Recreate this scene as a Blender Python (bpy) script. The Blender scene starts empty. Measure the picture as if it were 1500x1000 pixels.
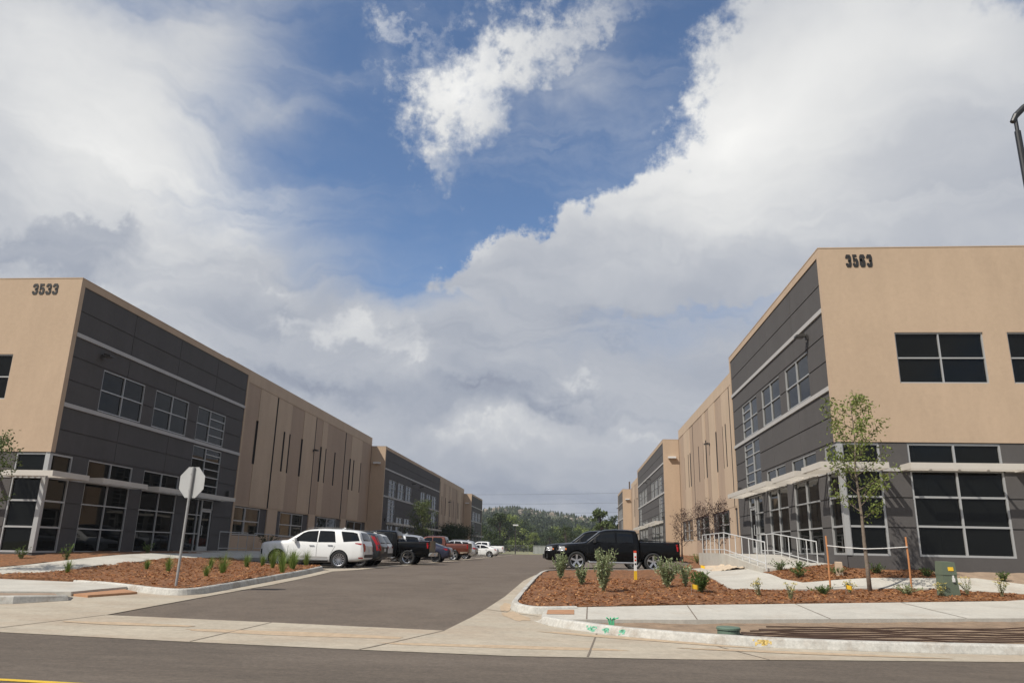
import bpy, bmesh, math, random
from mathutils import Vector, Matrix, noise
from mathutils.bvhtree import BVHTree
from mathutils.geometry import tessellate_polygon
R = math.radians
rnd = random.Random(7)
scene = bpy.context.scene
COL = scene.collection

# ------------------------------------------------------------------ camera
EYE = 0.9
cam_d = bpy.data.cameras.new("camera")
cam = bpy.data.objects.new("camera", cam_d)
COL.objects.link(cam)
scene.camera = cam
cam_d.sensor_width = 36.0
cam_d.lens = 36.0 * 1092.09 / 1500.0
cam_d.clip_start = 0.1
cam_d.clip_end = 20000.0
yaw, pitch, roll = -0.0845452, 0.2708225, 0.0214502
cf = Vector((math.sin(yaw) * math.cos(pitch), math.cos(yaw) * math.cos(pitch), math.sin(pitch)))
cr = Vector((math.cos(yaw), -math.sin(yaw), 0.0))
cu = cr.cross(cf)
cr2 = cr * math.cos(roll) + cu * math.sin(roll)
cu2 = cu * math.cos(roll) - cr * math.sin(roll)
cam.matrix_world = Matrix(((cr2.x, cu2.x, -cf.x, 0.0), (cr2.y, cu2.y, -cf.y, 0.0), (cr2.z, cu2.z, -cf.z, EYE), (0, 0, 0, 1)))

# ------------------------------------------------------------------ light and exposure
SUN = Vector((1.0, 0.95, -1.58)).normalized()          # the way the light travels
SUN_EL = math.asin(-SUN.z)
SUN_ROT = math.atan2(-SUN.x, -SUN.y)
sun_d = bpy.data.lights.new("sun", 'SUN')
sun_d.energy = 4.4
sun_d.angle = R(0.53)
sun_d.color = (1.0, 0.95, 0.87)
sun = bpy.data.objects.new("sun", sun_d)
COL.objects.link(sun)
sun.rotation_euler = SUN.to_track_quat('-Z', 'Y').to_euler()
sun.location = (-40, -40, 60)
scene.view_settings.view_transform = 'Standard'
scene.view_settings.look = 'None'
scene.view_settings.exposure = 0.22
scene.view_settings.gamma = 1.0
scene.cycles.max_bounces = 6
scene.cycles.volume_bounces = 0
scene.cycles.use_denoising = True

# ------------------------------------------------------------------ sky: clear sky with a cloud deck laid out by azimuth and elevation (degrees)
world = bpy.data.worlds.new("World")
scene.world = world
world.use_nodes = True
wt = world.node_tree
wt.nodes.clear()
WL = wt.links.new


def wn(t, **k):
    n = wt.nodes.new(t)
    for a, v in k.items():
        setattr(n, a, v)
    return n


def wmath(op, a, b=None, c=None, clamp=False):
    n = wn('ShaderNodeMath', operation=op)
    n.use_clamp = clamp
    for i, v in enumerate((a, b, c)):
        if v is None:
            continue
        if isinstance(v, (int, float)):
            n.inputs[i].default_value = v
        else:
            WL(v, n.inputs[i])
    return n.outputs[0]


def wstep(v, lo, hi):
    n = wn('ShaderNodeMapRange', interpolation_type='SMOOTHSTEP')
    WL(v, n.inputs[0])
    n.inputs[1].default_value = lo
    n.inputs[2].default_value = hi
    return n.outputs[0]


def wnoise(vec, scale, detail, rough=0.55, dist=0.0):
    n = wn('ShaderNodeTexNoise')
    n.inputs['Scale'].default_value = scale
    n.inputs['Detail'].default_value = detail
    n.inputs['Roughness'].default_value = rough
    n.inputs['Distortion'].default_value = dist
    WL(vec, n.inputs['Vector'])
    return n


def wmix(f, a, b):
    n = wn('ShaderNodeMix', data_type='RGBA')
    for s, v in ((0, f), (6, a), (7, b)):
        if isinstance(v, tuple):
            n.inputs[s].default_value = v + (1.0,) if len(v) == 3 else v
        elif isinstance(v, float):
            n.inputs[s].default_value = v
        else:
            WL(v, n.inputs[s])
    return n.outputs[2]


tc = wn('ShaderNodeTexCoord')
DIR = tc.outputs['Generated']
sep = wn('ShaderNodeSeparateXYZ')
WL(DIR, sep.inputs[0])
az = wmath('MULTIPLY', wmath('ARCTAN2', sep.outputs[0], sep.outputs[1]), 180 / math.pi)
el = wmath('MULTIPLY', wmath('ARCSINE', sep.outputs[2]), 180 / math.pi)
azel = wn('ShaderNodeCombineXYZ')
WL(az, azel.inputs[0])
WL(el, azel.inputs[1])
# billow the outlines: the same layout read through three strengths of turbulence
n_big = wnoise(DIR, 5.0, 5.0, 0.6)
n_mid = wnoise(DIR, 18.0, 9.0, 0.62)
n_fine = wnoise(DIR, 55.0, 7.0, 0.65)


def warp(vec, steps):
    off = 0.0
    for nz, k in steps:
        v = wn('ShaderNodeVectorMath', operation='MULTIPLY_ADD')
        WL(nz.outputs['Color'], v.inputs[0])
        v.inputs[1].default_value = (k, k, 0)
        WL(vec, v.inputs[2])
        vec = v.outputs[0]
        off += k * 0.5
    v = wn('ShaderNodeVectorMath', operation='SUBTRACT')
    WL(vec, v.inputs[0])
    v.inputs[1].default_value = (off, off, 0)
    return v.outputs[0]


soft = warp(azel.outputs[0], ((n_big, 8.0), (n_mid, 2.0)))
wob = warp(azel.outputs[0], ((n_big, 4.0), (n_mid, 7.0), (n_fine, 2.2)))
wisp = warp(azel.outputs[0], ((n_big, 6.0), (n_mid, 13.0), (n_fine, 5.0)))


def blobs(vec, items):
    """sum of soft ellipses: (azimuth, elevation, radius along, radius across, turn, weight)"""
    tot = None
    for (a, e, ra, re, tu, w) in items:
        m = wn('ShaderNodeMapping', vector_type='TEXTURE')
        m.inputs['Location'].default_value = (a, e, 0)
        m.inputs['Rotation'].default_value = (0, 0, R(tu))
        m.inputs['Scale'].default_value = (ra, re, 1)
        WL(vec, m.inputs['Vector'])
        g = wn('ShaderNodeTexGradient', gradient_type='QUADRATIC_SPHERE')
        WL(m.outputs[0], g.inputs[0])
        tot = wmath('MULTIPLY_ADD', g.outputs['Fac'], w, 0.0 if tot is None else tot)
    return tot

CRISP = [(25.8, 27.8, 25.5, 18.1, -21.4, 1.8), (13.7, 23.6, 23.5, 11.5, 21.4, 1.5), (1.2, 21.5, 20.7, 6.8, 17.8, 1.2), (17.3, 35.3, 10.1, 9.4, 25.7, 0.9), (-6.6, 20.7, 12.7, 3.7, 20.4, 0.6)]
PUFF = [(-4.5, 36.8, 18.4, 7.2, 28.5, 1.15), (-10.0, 32.1, 7.6, 7.3, 57.9, 1.05), (-10.9, 27.2, 3.5, 2.9, 93.3, 0.5), (-16.1, 37.4, 8.8, 3.2, -5.0, 0.6), (2.5, 39.1, 11.5, 3.6, 4.5, 0.55), (14.0, 35.4, 3.9, 3.1, -8.2, 0.4), (-17.6, 20.5, 8.5, 3.1, 5.4, 0.25)]
SOFT = [(-40.5, 26.1, 25.2, 23.2, 16.3, 1.7), (-28.4, 17.7, 19.6, 11.1, 8.2, 1.1), (-48.4, 18.6, 15.8, 26.8, 17.2, 1.2), (-29.6, 35.3, 15.2, 9.6, 37.7, 0.45), (-7.3, 7.6, 61.4, 14.8, 1.4, 2.2), (-22.2, 14.5, 17.8, 8.5, -9.6, 1.1), (22.5, 11.6, 29.7, 19.5, -4.1, 1.5), (-4.3, 17.1, 22.7, 6.3, 10.5, 0.9), (-24.1, 30.5, 13.8, 2.8, 31.3, 0.35), (0.1, 35.2, 14.6, 6.6, 22.9, 0.4)]
LIGHT = [(14.2, 30.3, 26.4, 16.1, 15.4, 0.5), (0.6, 27.4, 10.8, 8.0, 35.3, 0.28), (-8.9, 34.6, 17.1, 10.7, 40.7, 0.45), (-16.1, 37.4, 11.3, 5.3, 6.3, 0.35), (-35.1, 24.9, 20.4, 16.9, 13.4, 0.38), (-27.6, 22.2, 11.7, 7.7, 9.5, 0.12), (-8.4, 23.0, 11.1, 4.2, 25.4, 0.28), (29.7, 32.8, 17.5, 10.5, -15.9, 0.2), (-4.2, 8.2, 31.8, 3.1, 1.1, 0.16), (-41.5, 30.9, 12.4, 8.0, 19.2, 0.12), (23.7, 22.2, 17.9, 6.9, -9.3, 0.1)]
LIGHT2 = [(-16.7, 15.7, 7.8, 3.1, -3.5, 0.9), (-12.4, 14.7, 6.4, 2.1, 3.1, 0.5), (1.1, 12.4, 5.3, 2.1, -0.0, 0.6), (-22.4, 16.0, 7.5, 2.5, -4.0, 0.5), (-11.1, 20.8, 6.0, 2.6, 22.0, 0.5), (-23.6, 18.4, 7.0, 2.0, -3.0, 0.5), (-6.3, 8.2, 15.7, 2.3, 6.3, 0.45), (5.7, 8.3, 13.2, 2.0, -0.3, 0.45)]
DARK = [(-11.7, 11.1, 21.8, 4.1, -3.4, 0.16), (1.1, 16.6, 19.3, 4.7, 7.3, 0.08), (-1.0, 3.9, 39.4, 4.5, 0.9, 0.2), (8.7, 19.5, 15.6, 4.6, 18.2, 0.06), (-28.1, 15.3, 12.1, 3.9, -13.3, 0.1)]
DARK2 = [(-38.2, 18.0, 10.3, 3.3, 5.5, 1.0), (-35.6, 20.0, 5.5, 2.5, 12.1, 0.7), (-19.4, 11.7, 13.1, 2.3, -9.9, 0.6), (-1.0, 10.4, 17.3, 2.0, 0.5, 0.45), (-7.4, 12.0, 11.7, 1.6, -6.1, 0.5), (-22.5, 16.7, 7.5, 1.3, -3.8, 0.4), (3.3, 15.3, 10.6, 1.4, 4.0, 0.3)]

crisp = blobs(wob, CRISP)
puff = blobs(wisp, PUFF)
softf = blobs(soft, SOFT)
ridge = wmath('MULTIPLY_ADD', n_mid.outputs['Fac'], 0.9, -0.45)
fine = wmath('MULTIPLY_ADD', n_fine.outputs['Fac'], 0.8, -0.4)
ridge2 = wmath('MULTIPLY_ADD', n_big.outputs['Fac'], 0.8, -0.4)
crisp_c = wstep(wmath('MULTIPLY_ADD', fine, 0.35, crisp), 0.17, 0.50)
puff_c = wstep(wmath('MULTIPLY_ADD', fine, 0.7, wmath('MULTIPLY_ADD', ridge, 0.95, puff)), 0.08, 1.2)
# streaks of the layered deck
st = wn('ShaderNodeVectorMath', operation='MULTIPLY')
WL(soft, st.inputs[0])
st.inputs[1].default_value = (0.035, 0.15, 1)
n_st = wnoise(st.outputs[0], 1.6, 7.0, 0.58, 0.8)
streak = wmath('MULTIPLY_ADD', n_st.outputs['Fac'], 1.0, -0.5)
soft_c = wstep(wmath('ADD', softf, wmath('ADD', wmath('MULTIPLY', ridge2, 0.8), wmath('MULTIPLY_ADD', streak, 0.9, wmath('MULTIPLY', ridge, 0.25)))), -0.08, 1.0)
under = wstep(el, 10.0, 3.0)
away = wstep(wmath('ABSOLUTE', az), 50.0, 85.0)               # the deck goes on all round
deck = wmath('MAXIMUM', under, wmath('MULTIPLY', away, wstep(n_big.outputs['Fac'], 0.34, 0.52)))
cover = wmath('MAXIMUM', wmath('MAXIMUM', wmath('MAXIMUM', crisp_c, puff_c), soft_c), deck)
low = wstep(el, 36.0, 16.0)
l2 = wstep(wmath('MULTIPLY_ADD', ridge, 0.5, blobs(wob, LIGHT2)), 0.18, 0.62)
d2 = wstep(wmath('MULTIPLY_ADD', ridge, 0.5, blobs(wob, DARK2)), 0.06, 0.72)
tone = wmath('SUBTRACT', wmath('ADD', blobs(soft, LIGHT), wmath('MULTIPLY_ADD', low, -0.09, 0.50)), blobs(soft, DARK))
tone = wmath('MULTIPLY_ADD', streak, wmath('MULTIPLY_ADD', low, 0.62, 0.08), tone)
tone = wmath('MULTIPLY_ADD', l2, 0.17, tone)
tone = wmath('MULTIPLY_ADD', d2, -0.24, tone)
tone = wmath('MULTIPLY_ADD', ridge2, 0.14, tone)
tone = wmath('MULTIPLY_ADD', fine, wmath('MULTIPLY', puff_c, 0.18), tone)
tone = wmath('MULTIPLY_ADD', ridge, 0.10, tone, clamp=True)
ramp = wn('ShaderNodeValToRGB')
WL(tone, ramp.inputs[0])
cr_ = ramp.color_ramp
cr_.elements[0].position = 0.0
cr_.elements[0].color = (0.20, 0.225, 0.295, 1)
cr_.elements[1].position = 1.0
cr_.elements[1].color = (0.84, 0.835, 0.815, 1)
for p, c in ((0.25, (0.30, 0.33, 0.395, 1)), (0.5, (0.44, 0.46, 0.50, 1)), (0.75, (0.66, 0.665, 0.665, 1))):
    e_ = cr_.elements.new(p)
    e_.color = c
nish = wn('ShaderNodeTexSky', sky_type='NISHITA')
nish.sun_disc = False
nish.sun_elevation = SUN_EL
nish.sun_rotation = SUN_ROT
nish.altitude = 1800.0
nish.air_density = 1.0
nish.dust_density = 0.6
nish.ozone_density = 2.0
tint = wn('ShaderNodeMix', data_type='RGBA', blend_type='MULTIPLY')
tint.inputs[0].default_value = 1.0
WL(nish.outputs[0], tint.inputs[6])
tint.inputs[7].default_value = (0.86, 0.95, 1.0, 1)
bg_sky = wn('ShaderNodeBackground')
WL(tint.outputs[2], bg_sky.inputs[0])
bg_sky.inputs[1].default_value = 0.125
bg_cl = wn('ShaderNodeBackground')
WL(ramp.outputs[0], bg_cl.inputs[0])
bg_cl.inputs[1].default_value = 1.0
mixs = wn('ShaderNodeMixShader')
WL(cover, mixs.inputs[0])
WL(bg_sky.outputs[0], mixs.inputs[1])
WL(bg_cl.outputs[0], mixs.inputs[2])
wout = wn('ShaderNodeOutputWorld')
WL(mixs.outputs[0], wout.inputs[0])


# ------------------------------------------------------------------ helpers: materials
def mat(name, color, rough=0.7, metal=0.0, spec=0.5, var=0.0, vscale=3.0, bump=0.0, bscale=60.0, coat=0.0, dirt=None, stretch=None, grain=None):
    m = bpy.data.materials.new(name)
    m.use_nodes = True
    t = m.node_tree
    b = t.nodes['Principled BSDF']
    b.inputs['Roughness'].default_value = rough
    b.inputs['Metallic'].default_value = metal
    b.inputs['Specular IOR Level'].default_value = spec
    b.inputs['Coat Weight'].default_value = coat
    b.inputs['Coat Roughness'].default_value = 0.03
    b.inputs['Base Color'].default_value = (*color, 1)
    L = t.links.new
    if var or bump or dirt:
        tcn = t.nodes.new('ShaderNodeTexCoord')
        vec = tcn.outputs['Object']
        if stretch:
            mp = t.nodes.new('ShaderNodeMapping')
            mp.inputs['Scale'].default_value = stretch
            L(vec, mp.inputs['Vector'])
            vec = mp.outputs[0]
    col = None
    if var:
        n1 = t.nodes.new('ShaderNodeTexNoise')
        n1.inputs['Scale'].default_value = vscale
        n1.inputs['Detail'].default_value = 8
        n1.inputs['Roughness'].default_value = 0.65
        L(vec, n1.inputs['Vector'])
        mr = t.nodes.new('ShaderNodeMapRange')
        mr.inputs[1].default_value = 0.3
        mr.inputs[2].default_value = 0.7
        mr.inputs[3].default_value = 1 - var
        mr.inputs[4].default_value = 1 + var
        L(n1.outputs['Fac'], mr.inputs[0])
        mx = t.nodes.new('ShaderNodeMix')
        mx.data_type = 'RGBA'
        mx.blend_type = 'MULTIPLY'
        mx.inputs[0].default_value = 1
        mx.inputs[6].default_value = (*color, 1)
        L(mr.outputs[0], mx.inputs[7])
        col = mx.outputs[2]
    if dirt:
        dcol, dscale, lo, hi, amt = dirt
        n2 = t.nodes.new('ShaderNodeTexNoise')
        n2.inputs['Scale'].default_value = dscale
        n2.inputs['Detail'].default_value = 9
        n2.inputs['Roughness'].default_value = 0.7
        L(vec, n2.inputs['Vector'])
        mr2 = t.nodes.new('ShaderNodeMapRange')
        mr2.inputs[1].default_value = lo
        mr2.inputs[2].default_value = hi
        mr2.inputs[4].default_value = amt
        L(n2.outputs['Fac'], mr2.inputs[0])
        mx2 = t.nodes.new('ShaderNodeMix')
        mx2.data_type = 'RGBA'
        L(mr2.outputs[0], mx2.inputs[0])
        if col is None:
            mx2.inputs[6].default_value = (*color, 1)
        else:
            L(col, mx2.inputs[6])
        mx2.inputs[7].default_value = (*dcol, 1)
        col = mx2.outputs[2]
    if grain:
        n4 = t.nodes.new('ShaderNodeTexNoise')
        n4.inputs['Scale'].default_value = grain[0]
        n4.inputs['Detail'].default_value = 5
        n4.inputs['Roughness'].default_value = 0.8
        L(tcn.outputs['Object'], n4.inputs['Vector'])
        mr4 = t.nodes.new('ShaderNodeMapRange')
        mr4.inputs[1].default_value = 0.3
        mr4.inputs[2].default_value = 0.7
        mr4.inputs[3].default_value = 1 - grain[1]
        mr4.inputs[4].default_value = 1 + grain[1]
        L(n4.outputs['Fac'], mr4.inputs[0])
        mx4 = t.nodes.new('ShaderNodeMix')
        mx4.data_type = 'RGBA'
        mx4.blend_type = 'MULTIPLY'
        mx4.inputs[0].default_value = 1
        L(col, mx4.inputs[6])
        L(mr4.outputs[0], mx4.inputs[7])
        col = mx4.outputs[2]
    if col is not None:
        L(col, b.inputs['Base Color'])
    if bump:
        n3 = t.nodes.new('ShaderNodeTexNoise')
        n3.inputs['Scale'].default_value = bscale
        n3.inputs['Detail'].default_value = 4
        L(vec, n3.inputs['Vector'])
        bp_ = t.nodes.new('ShaderNodeBump')
        bp_.inputs['Strength'].default_value = bump
        bp_.inputs['Distance'].default_value = 0.02
        L(n3.outputs['Fac'], bp_.inputs['Height'])
        L(bp_.outputs[0], b.inputs['Normal'])
    return m


def leaf_mat(name, c1, c2, c3):
    """foliage: leaf colours that differ from leaf to leaf, a little light coming through"""
    m = bpy.data.materials.new(name)
    m.use_nodes = True
    t = m.node_tree
    b = t.nodes['Principled BSDF']
    b.inputs['Roughness'].default_value = 0.55
    b.inputs['Specular IOR Level'].default_value = 0.3
    g = t.nodes.new('ShaderNodeNewGeometry')
    rp = t.nodes.new('ShaderNodeValToRGB')
    rp.color_ramp.elements[0].color = (*c1, 1)
    rp.color_ramp.elements[1].color = (*c3, 1)
    e = rp.color_ramp.elements.new(0.55)
    e.color = (*c2, 1)
    t.links.new(g.outputs['Random Per Island'], rp.inputs[0])
    t.links.new(rp.outputs[0], b.inputs['Base Color'])
    tr = t.nodes.new('ShaderNodeBsdfTranslucent')
    t.links.new(rp.outputs[0], tr.inputs['Color'])
    mx = t.nodes.new('ShaderNodeMixShader')
    mx.inputs[0].default_value = 0.3
    t.links.new(b.outputs[0], mx.inputs[1])
    t.links.new(tr.outputs[0], mx.inputs[2])
    t.links.new(mx.outputs[0], t.nodes['Material Output'].inputs[0])
    return m


# ------------------------------------------------------------------ helpers: geometry
class MB:
    """collects faces, links them as ONE mesh object"""

    def __init__(s):
        s.v = []
        s.f = []
        s.m = []

    def add(s, vs, fs, mi=0):
        o = len(s.v)
        s.v += [tuple(p) for p in vs]
        for f in fs:
            s.f.append([o + i for i in f])
            s.m.append(mi)

    def quad(s, a, b, c, d, mi=0):
        s.add((a, b, c, d), ((0, 1, 2, 3),), mi)

    def hexa(s, p, mi=0):
        """eight corners: four of one face, four of the opposite in the same order"""
        s.add(p, ((3, 2, 1, 0), (4, 5, 6, 7), (0, 1, 5, 4), (1, 2, 6, 5), (2, 3, 7, 6), (3, 0, 4, 7)), mi)

    def box(s, x0, x1, y0, y1, z0, z1, mi=0):
        s.hexa([(x0, y0, z0), (x1, y0, z0), (x1, y1, z0), (x0, y1, z0), (x0, y0, z1), (x1, y0, z1), (x1, y1, z1), (x0, y1, z1)], mi)

    def tube(s, pts, rad, n=8, mi=0, cap=True):
        pts = [Vector(p) for p in pts]
        rads = rad if isinstance(rad, (list, tuple)) else [rad] * len(pts)
        o = len(s.v)
        ref = None
        for i, p in enumerate(pts):
            d = (pts[min(i + 1, len(pts) - 1)] - pts[max(i - 1, 0)])
            d = d.normalized() if d.length > 1e-9 else Vector((0, 0, 1))
            if ref is None:
                ref = Vector((1, 0, 0)) if abs(d.x) < 0.8 else Vector((0, 1, 0))
            a = (ref - d * ref.dot(d)).normalized()
            ref = a
            b = d.cross(a)
            for k in range(n):
                t = 2 * math.pi * k / n
                s.v.append(tuple(p + (a * math.cos(t) + b * math.sin(t)) * rads[i]))
        for i in range(len(pts) - 1):
            for k in range(n):
                k2 = (k + 1) % n
                s.f.append([o + i * n + k, o + i * n + k2, o + (i + 1) * n + k2, o + (i + 1) * n + k])
                s.m.append(mi)
        if cap:
            s.f.append([o + k for k in range(n)][::-1])
            s.m.append(mi)
            e = o + (len(pts) - 1) * n
            s.f.append([e + k for k in range(n)])
            s.m.append(mi)

    def lathe(s, prof, n, frame, mi=0):
        """profile of (radius, along) turned about an axis: frame(radius_a, radius_b, along) -> point"""
        o = len(s.v)
        for (r, z) in prof:
            for k in range(n):
                t = 2 * math.pi * k / n
                s.v.append(tuple(frame(r * math.cos(t), r * math.sin(t), z)))
        for i in range(len(prof) - 1):
            for k in range(n):
                k2 = (k + 1) % n
                s.f.append([o + i * n + k, o + i * n + k2, o + (i + 1) * n + k2, o + (i + 1) * n + k])
                s.m.append(mi)

    def build(s, name, mats, parent=None, smooth=False):
        me = bpy.data.meshes.new(name)
        me.from_pydata(s.v, [], s.f)
        if not isinstance(mats, (list, tuple)):
            mats = [mats]
        for m in mats:
            me.materials.append(m)
        if len(mats) > 1:
            me.polygons.foreach_set('material_index', s.m)
        if smooth:
            me.polygons.foreach_set('use_smooth', [True] * len(me.polygons))
        me.update()
        ob = bpy.data.objects.new(name, me)
        COL.objects.link(ob)
        if parent:
            ob.parent = parent
        return ob


def tag(o, label=None, cat=None, group=None, kind=None):
    for k, v in (('label', label), ('category', cat), ('group', group), ('kind', kind)):
        if v:
            o[k] = v
    return o


def empty(name, loc, label, cat, group=None, rz=0.0):
    o = bpy.data.objects.new(name, None)
    o.empty_display_size = 0.3
    COL.objects.link(o)
    o.location = loc
    o.rotation_euler = (0, 0, rz)
    return tag(o, label, cat, group)


def kids(o):
    return [c for c in bpy.data.objects if c.parent == o]


def copy_tree(o, parent=None):
    c = o.copy()
    COL.objects.link(c)
    c.parent = parent
    for ch in kids(o):
        copy_tree(ch, c)
    return c


def ss(a, b, x):
    t = min(1.0, max(0.0, (x - a) / (b - a)))
    return t * t * (3 - 2 * t)


def lerp(xs, ys, x):
    if x <= xs[0]:
        return ys[0]
    for i in range(len(xs) - 1):
        if x <= xs[i + 1]:
            return ys[i] + (ys[i + 1] - ys[i]) * (x - xs[i]) / (xs[i + 1] - xs[i])
    return ys[-1]


# ------------------------------------------------------------------ the lie of the land
def lie(X, Y):
    z = lerp((-5, 11, 11.5, 30, 400), (-0.50, -0.53, -0.53, 0.0, 0.0), Y)
    z += 0.009 * ss(15, 32, Y) * max(-22, min(8, X))
    z += 0.48 * ss(-12.5, -18.0, X) * ss(20, 29, Y) * (1 - ss(72, 80, Y))
    z += 0.50 * ss(4.6, 8.8, X) * ss(23.6, 26.6, Y)
    return z


def tri_clip(tri, axis, val, keep_lo):
    out = []
    n = len(tri)
    for i in range(n):
        a, b = tri[i], tri[(i + 1) % n]
        ia = (a[axis] <= val) if keep_lo else (a[axis] >= val)
        ib = (b[axis] <= val) if keep_lo else (b[axis] >= val)
        if ia:
            out.append(a)
        if ia != ib:
            t = (val - a[axis]) / (b[axis] - a[axis])
            out.append((a[0] + t * (b[0] - a[0]), a[1] + t * (b[1] - a[1])))
    return out


def sheet(name, poly, off, m, step=2.0, skirt=0.0, rough_fn=None, parent=None, holes=()):
    """a polygon laid on the land, cut to a grid so that it follows the slopes; with a skirt it has real edges"""
    rings = [[Vector((x, y, 0)) for x, y in poly]] + [[Vector((x, y, 0)) for x, y in h] for h in holes]
    flat = [v for r_ in rings for v in r_]
    mb = MB()
    zf = (lambda x, y: lie(x, y) + off + rough_fn(x, y)) if rough_fn else (lambda x, y: lie(x, y) + off)
    for t in tessellate_polygon(rings):
        tri = [(flat[i].x, flat[i].y) for i in t]
        y0, y1 = min(p[1] for p in tri), max(p[1] for p in tri)
        for j in range(math.floor(y0 / step), math.floor(y1 / step) + 1):
            row = tri_clip(tri_clip(tri, 1, j * step, False), 1, (j + 1) * step, True)
            if len(row) < 3:
                continue
            x0, x1 = min(p[0] for p in row), max(p[0] for p in row)
            for i in range(math.floor(x0 / step), math.floor(x1 / step) + 1):
                c = tri_clip(tri_clip(row, 0, i * step, False), 0, (i + 1) * step, True)
                if len(c) < 3:
                    continue
                if sum(c[k][0] * c[(k + 1) % len(c)][1] - c[(k + 1) % len(c)][0] * c[k][1] for k in range(len(c))) < 0:
                    c = c[::-1]
                mb.add([(x, y, zf(x, y)) for x, y in c], [list(range(len(c)))])
    if skirt:
        for ring in rings:
            n = len(ring)
            for k in range(n):
                a, b = ring[k], ring[(k + 1) % n]
                q = max(1, int((b - a).length / step))
                for s_ in range(q):
                    p, r_ = a.lerp(b, s_ / q), a.lerp(b, (s_ + 1) / q)
                    mb.quad((p.x, p.y, zf(p.x, p.y)), (r_.x, r_.y, zf(r_.x, r_.y)),
                            (r_.x, r_.y, zf(r_.x, r_.y) - skirt), (p.x, p.y, zf(p.x, p.y) - skirt))
    ob = mb.build(name, m, parent)
    bm = bmesh.new()
    bm.from_mesh(ob.data)
    bmesh.ops.remove_doubles(bm, verts=bm.verts, dist=0.002)
    bm.to_mesh(ob.data)
    bm.free()
    return ob


def resample(pts, step):
    out = []
    for i in range(len(pts) - 1):
        a, b = Vector(pts[i]), Vector(pts[i + 1])
        n = max(1, int((b - a).length / step))
        out += [a.lerp(b, k / n) for k in range(n)]
    return out + [Vector(pts[-1])]


def smooth_line(pts, per=6):
    """Catmull-Rom through plan points"""
    P = [Vector((p[0], p[1])) for p in pts]
    P = [P[0] * 2 - P[1]] + P + [P[-1] * 2 - P[-2]]
    out = []
    for i in range(1, len(P) - 2):
        for k in range(per):
            t = k / per
            a, b, c, d = P[i - 1], P[i], P[i + 1], P[i + 2]
            out.append(0.5 * ((2 * b) + (c - a) * t + (2 * a - 5 * b + 4 * c - d) * t * t + (3 * b - a - 3 * c + d) * t ** 3))
    return [(v.x, v.y) for v in out] + [tuple(P[-2])]


def kerb(name, line, m, w=0.16, h=0.15, side=1, ramp=None, parent=None):
    """a kerb along a plan line (its road face), body to the left of the way it runs (side = 1)"""
    P = resample([Vector((x, y)) for x, y in line], 0.8)
    mb = MB()
    rings = []
    for i, p in enumerate(P):
        d = (P[min(i + 1, len(P) - 1)] - P[max(i - 1, 0)]).normalized()
        nrm = Vector((-d.y, d.x)) * side
        hh = h * (ramp(i / (len(P) - 1)) if ramp else 1)
        z = lie(p.x, p.y)
        q = p + nrm * 0.035
        q2 = p + nrm * 0.06
        r_ = p + nrm * w
        zt = z + hh
        rings.append([(p.x, p.y, z - 0.12), (p.x, p.y, z + 0.01), (q.x, q.y, zt - 0.025), (q2.x, q2.y, zt), (r_.x, r_.y, zt), (r_.x, r_.y, z - 0.12)])
    for i in range(len(rings) - 1):
        for k in range(5):
            mb.quad(rings[i][k], rings[i + 1][k], rings[i + 1][k + 1], rings[i][k + 1])
    mb.add(rings[0], [[0, 1, 2, 3, 4, 5]])
    mb.add(rings[-1], [[5, 4, 3, 2, 1, 0]])
    return mb.build(name, m, parent)

# ------------------------------------------------------------------ materials of the place
M = {}
M['asphalt'] = mat('asphalt', (0.112, 0.086, 0.064), 0.9, var=0.16, vscale=1.7, bump=0.5, bscale=90, dirt=((0.150, 0.120, 0.092), 0.3, 0.46, 0.70, 0.7), grain=(14, 0.28))
M['road'] = mat('road_asphalt', (0.098, 0.077, 0.058), 0.9, var=0.18, vscale=2.6, bump=0.5, bscale=80, dirt=((0.150, 0.120, 0.093), 0.5, 0.46, 0.72, 0.8), stretch=(0.35, 1.3, 1), grain=(18, 0.32))
M['concrete'] = mat('concrete', (0.375, 0.325, 0.25), 0.85, var=0.13, vscale=1.5, bump=0.25, bscale=70, dirt=((0.34, 0.265, 0.19), 0.7, 0.46, 0.66, 0.75), stretch=(0.6, 1.4, 1), grain=(9, 0.16))
M['walk'] = mat('walk_concrete', (0.445, 0.42, 0.365), 0.85, var=0.10, vscale=1.2, bump=0.2, bscale=70, dirt=((0.36, 0.30, 0.235), 0.8, 0.50, 0.72, 0.6), grain=(10, 0.12))
M['kerb'] = mat('kerb_concrete', (0.43, 0.415, 0.375), 0.85, var=0.12, vscale=4, bump=0.3, bscale=60, dirt=((0.25, 0.20, 0.15), 2.2, 0.50, 0.68, 0.75), grain=(16, 0.16))
M['dirt'] = mat('dirt', (0.27, 0.195, 0.135), 0.95, var=0.25, vscale=3, bump=0.9, bscale=22)
M['parkway'] = mat('parkway_dirt', (0.235, 0.165, 0.108), 0.95, var=0.3, vscale=4, bump=1.0, bscale=22)
M['mulch'] = mat('mulch', (0.215, 0.094, 0.036), 0.95, var=0.5, vscale=9, bump=1.0, bscale=30, dirt=((0.07, 0.03, 0.014), 16, 0.45, 0.62, 0.8))
M['earth'] = mat('earth', (0.21, 0.20, 0.10), 0.95, var=0.3, vscale=0.2)
M['tactile'] = mat('tactile_paving', (0.36, 0.19, 0.10), 0.8, var=0.12, vscale=5)
M['white_paint'] = mat('white_paint', (0.66, 0.65, 0.62), 0.7, var=0.1, vscale=4, dirt=((0.2, 0.18, 0.16), 2.0, 0.55, 0.75, 0.6))
M['yellow_paint'] = mat('yellow_paint', (0.62, 0.40, 0.03), 0.7, var=0.12, vscale=4)
M['joint'] = mat('joint_dark', (0.16, 0.13, 0.10), 0.95)
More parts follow.
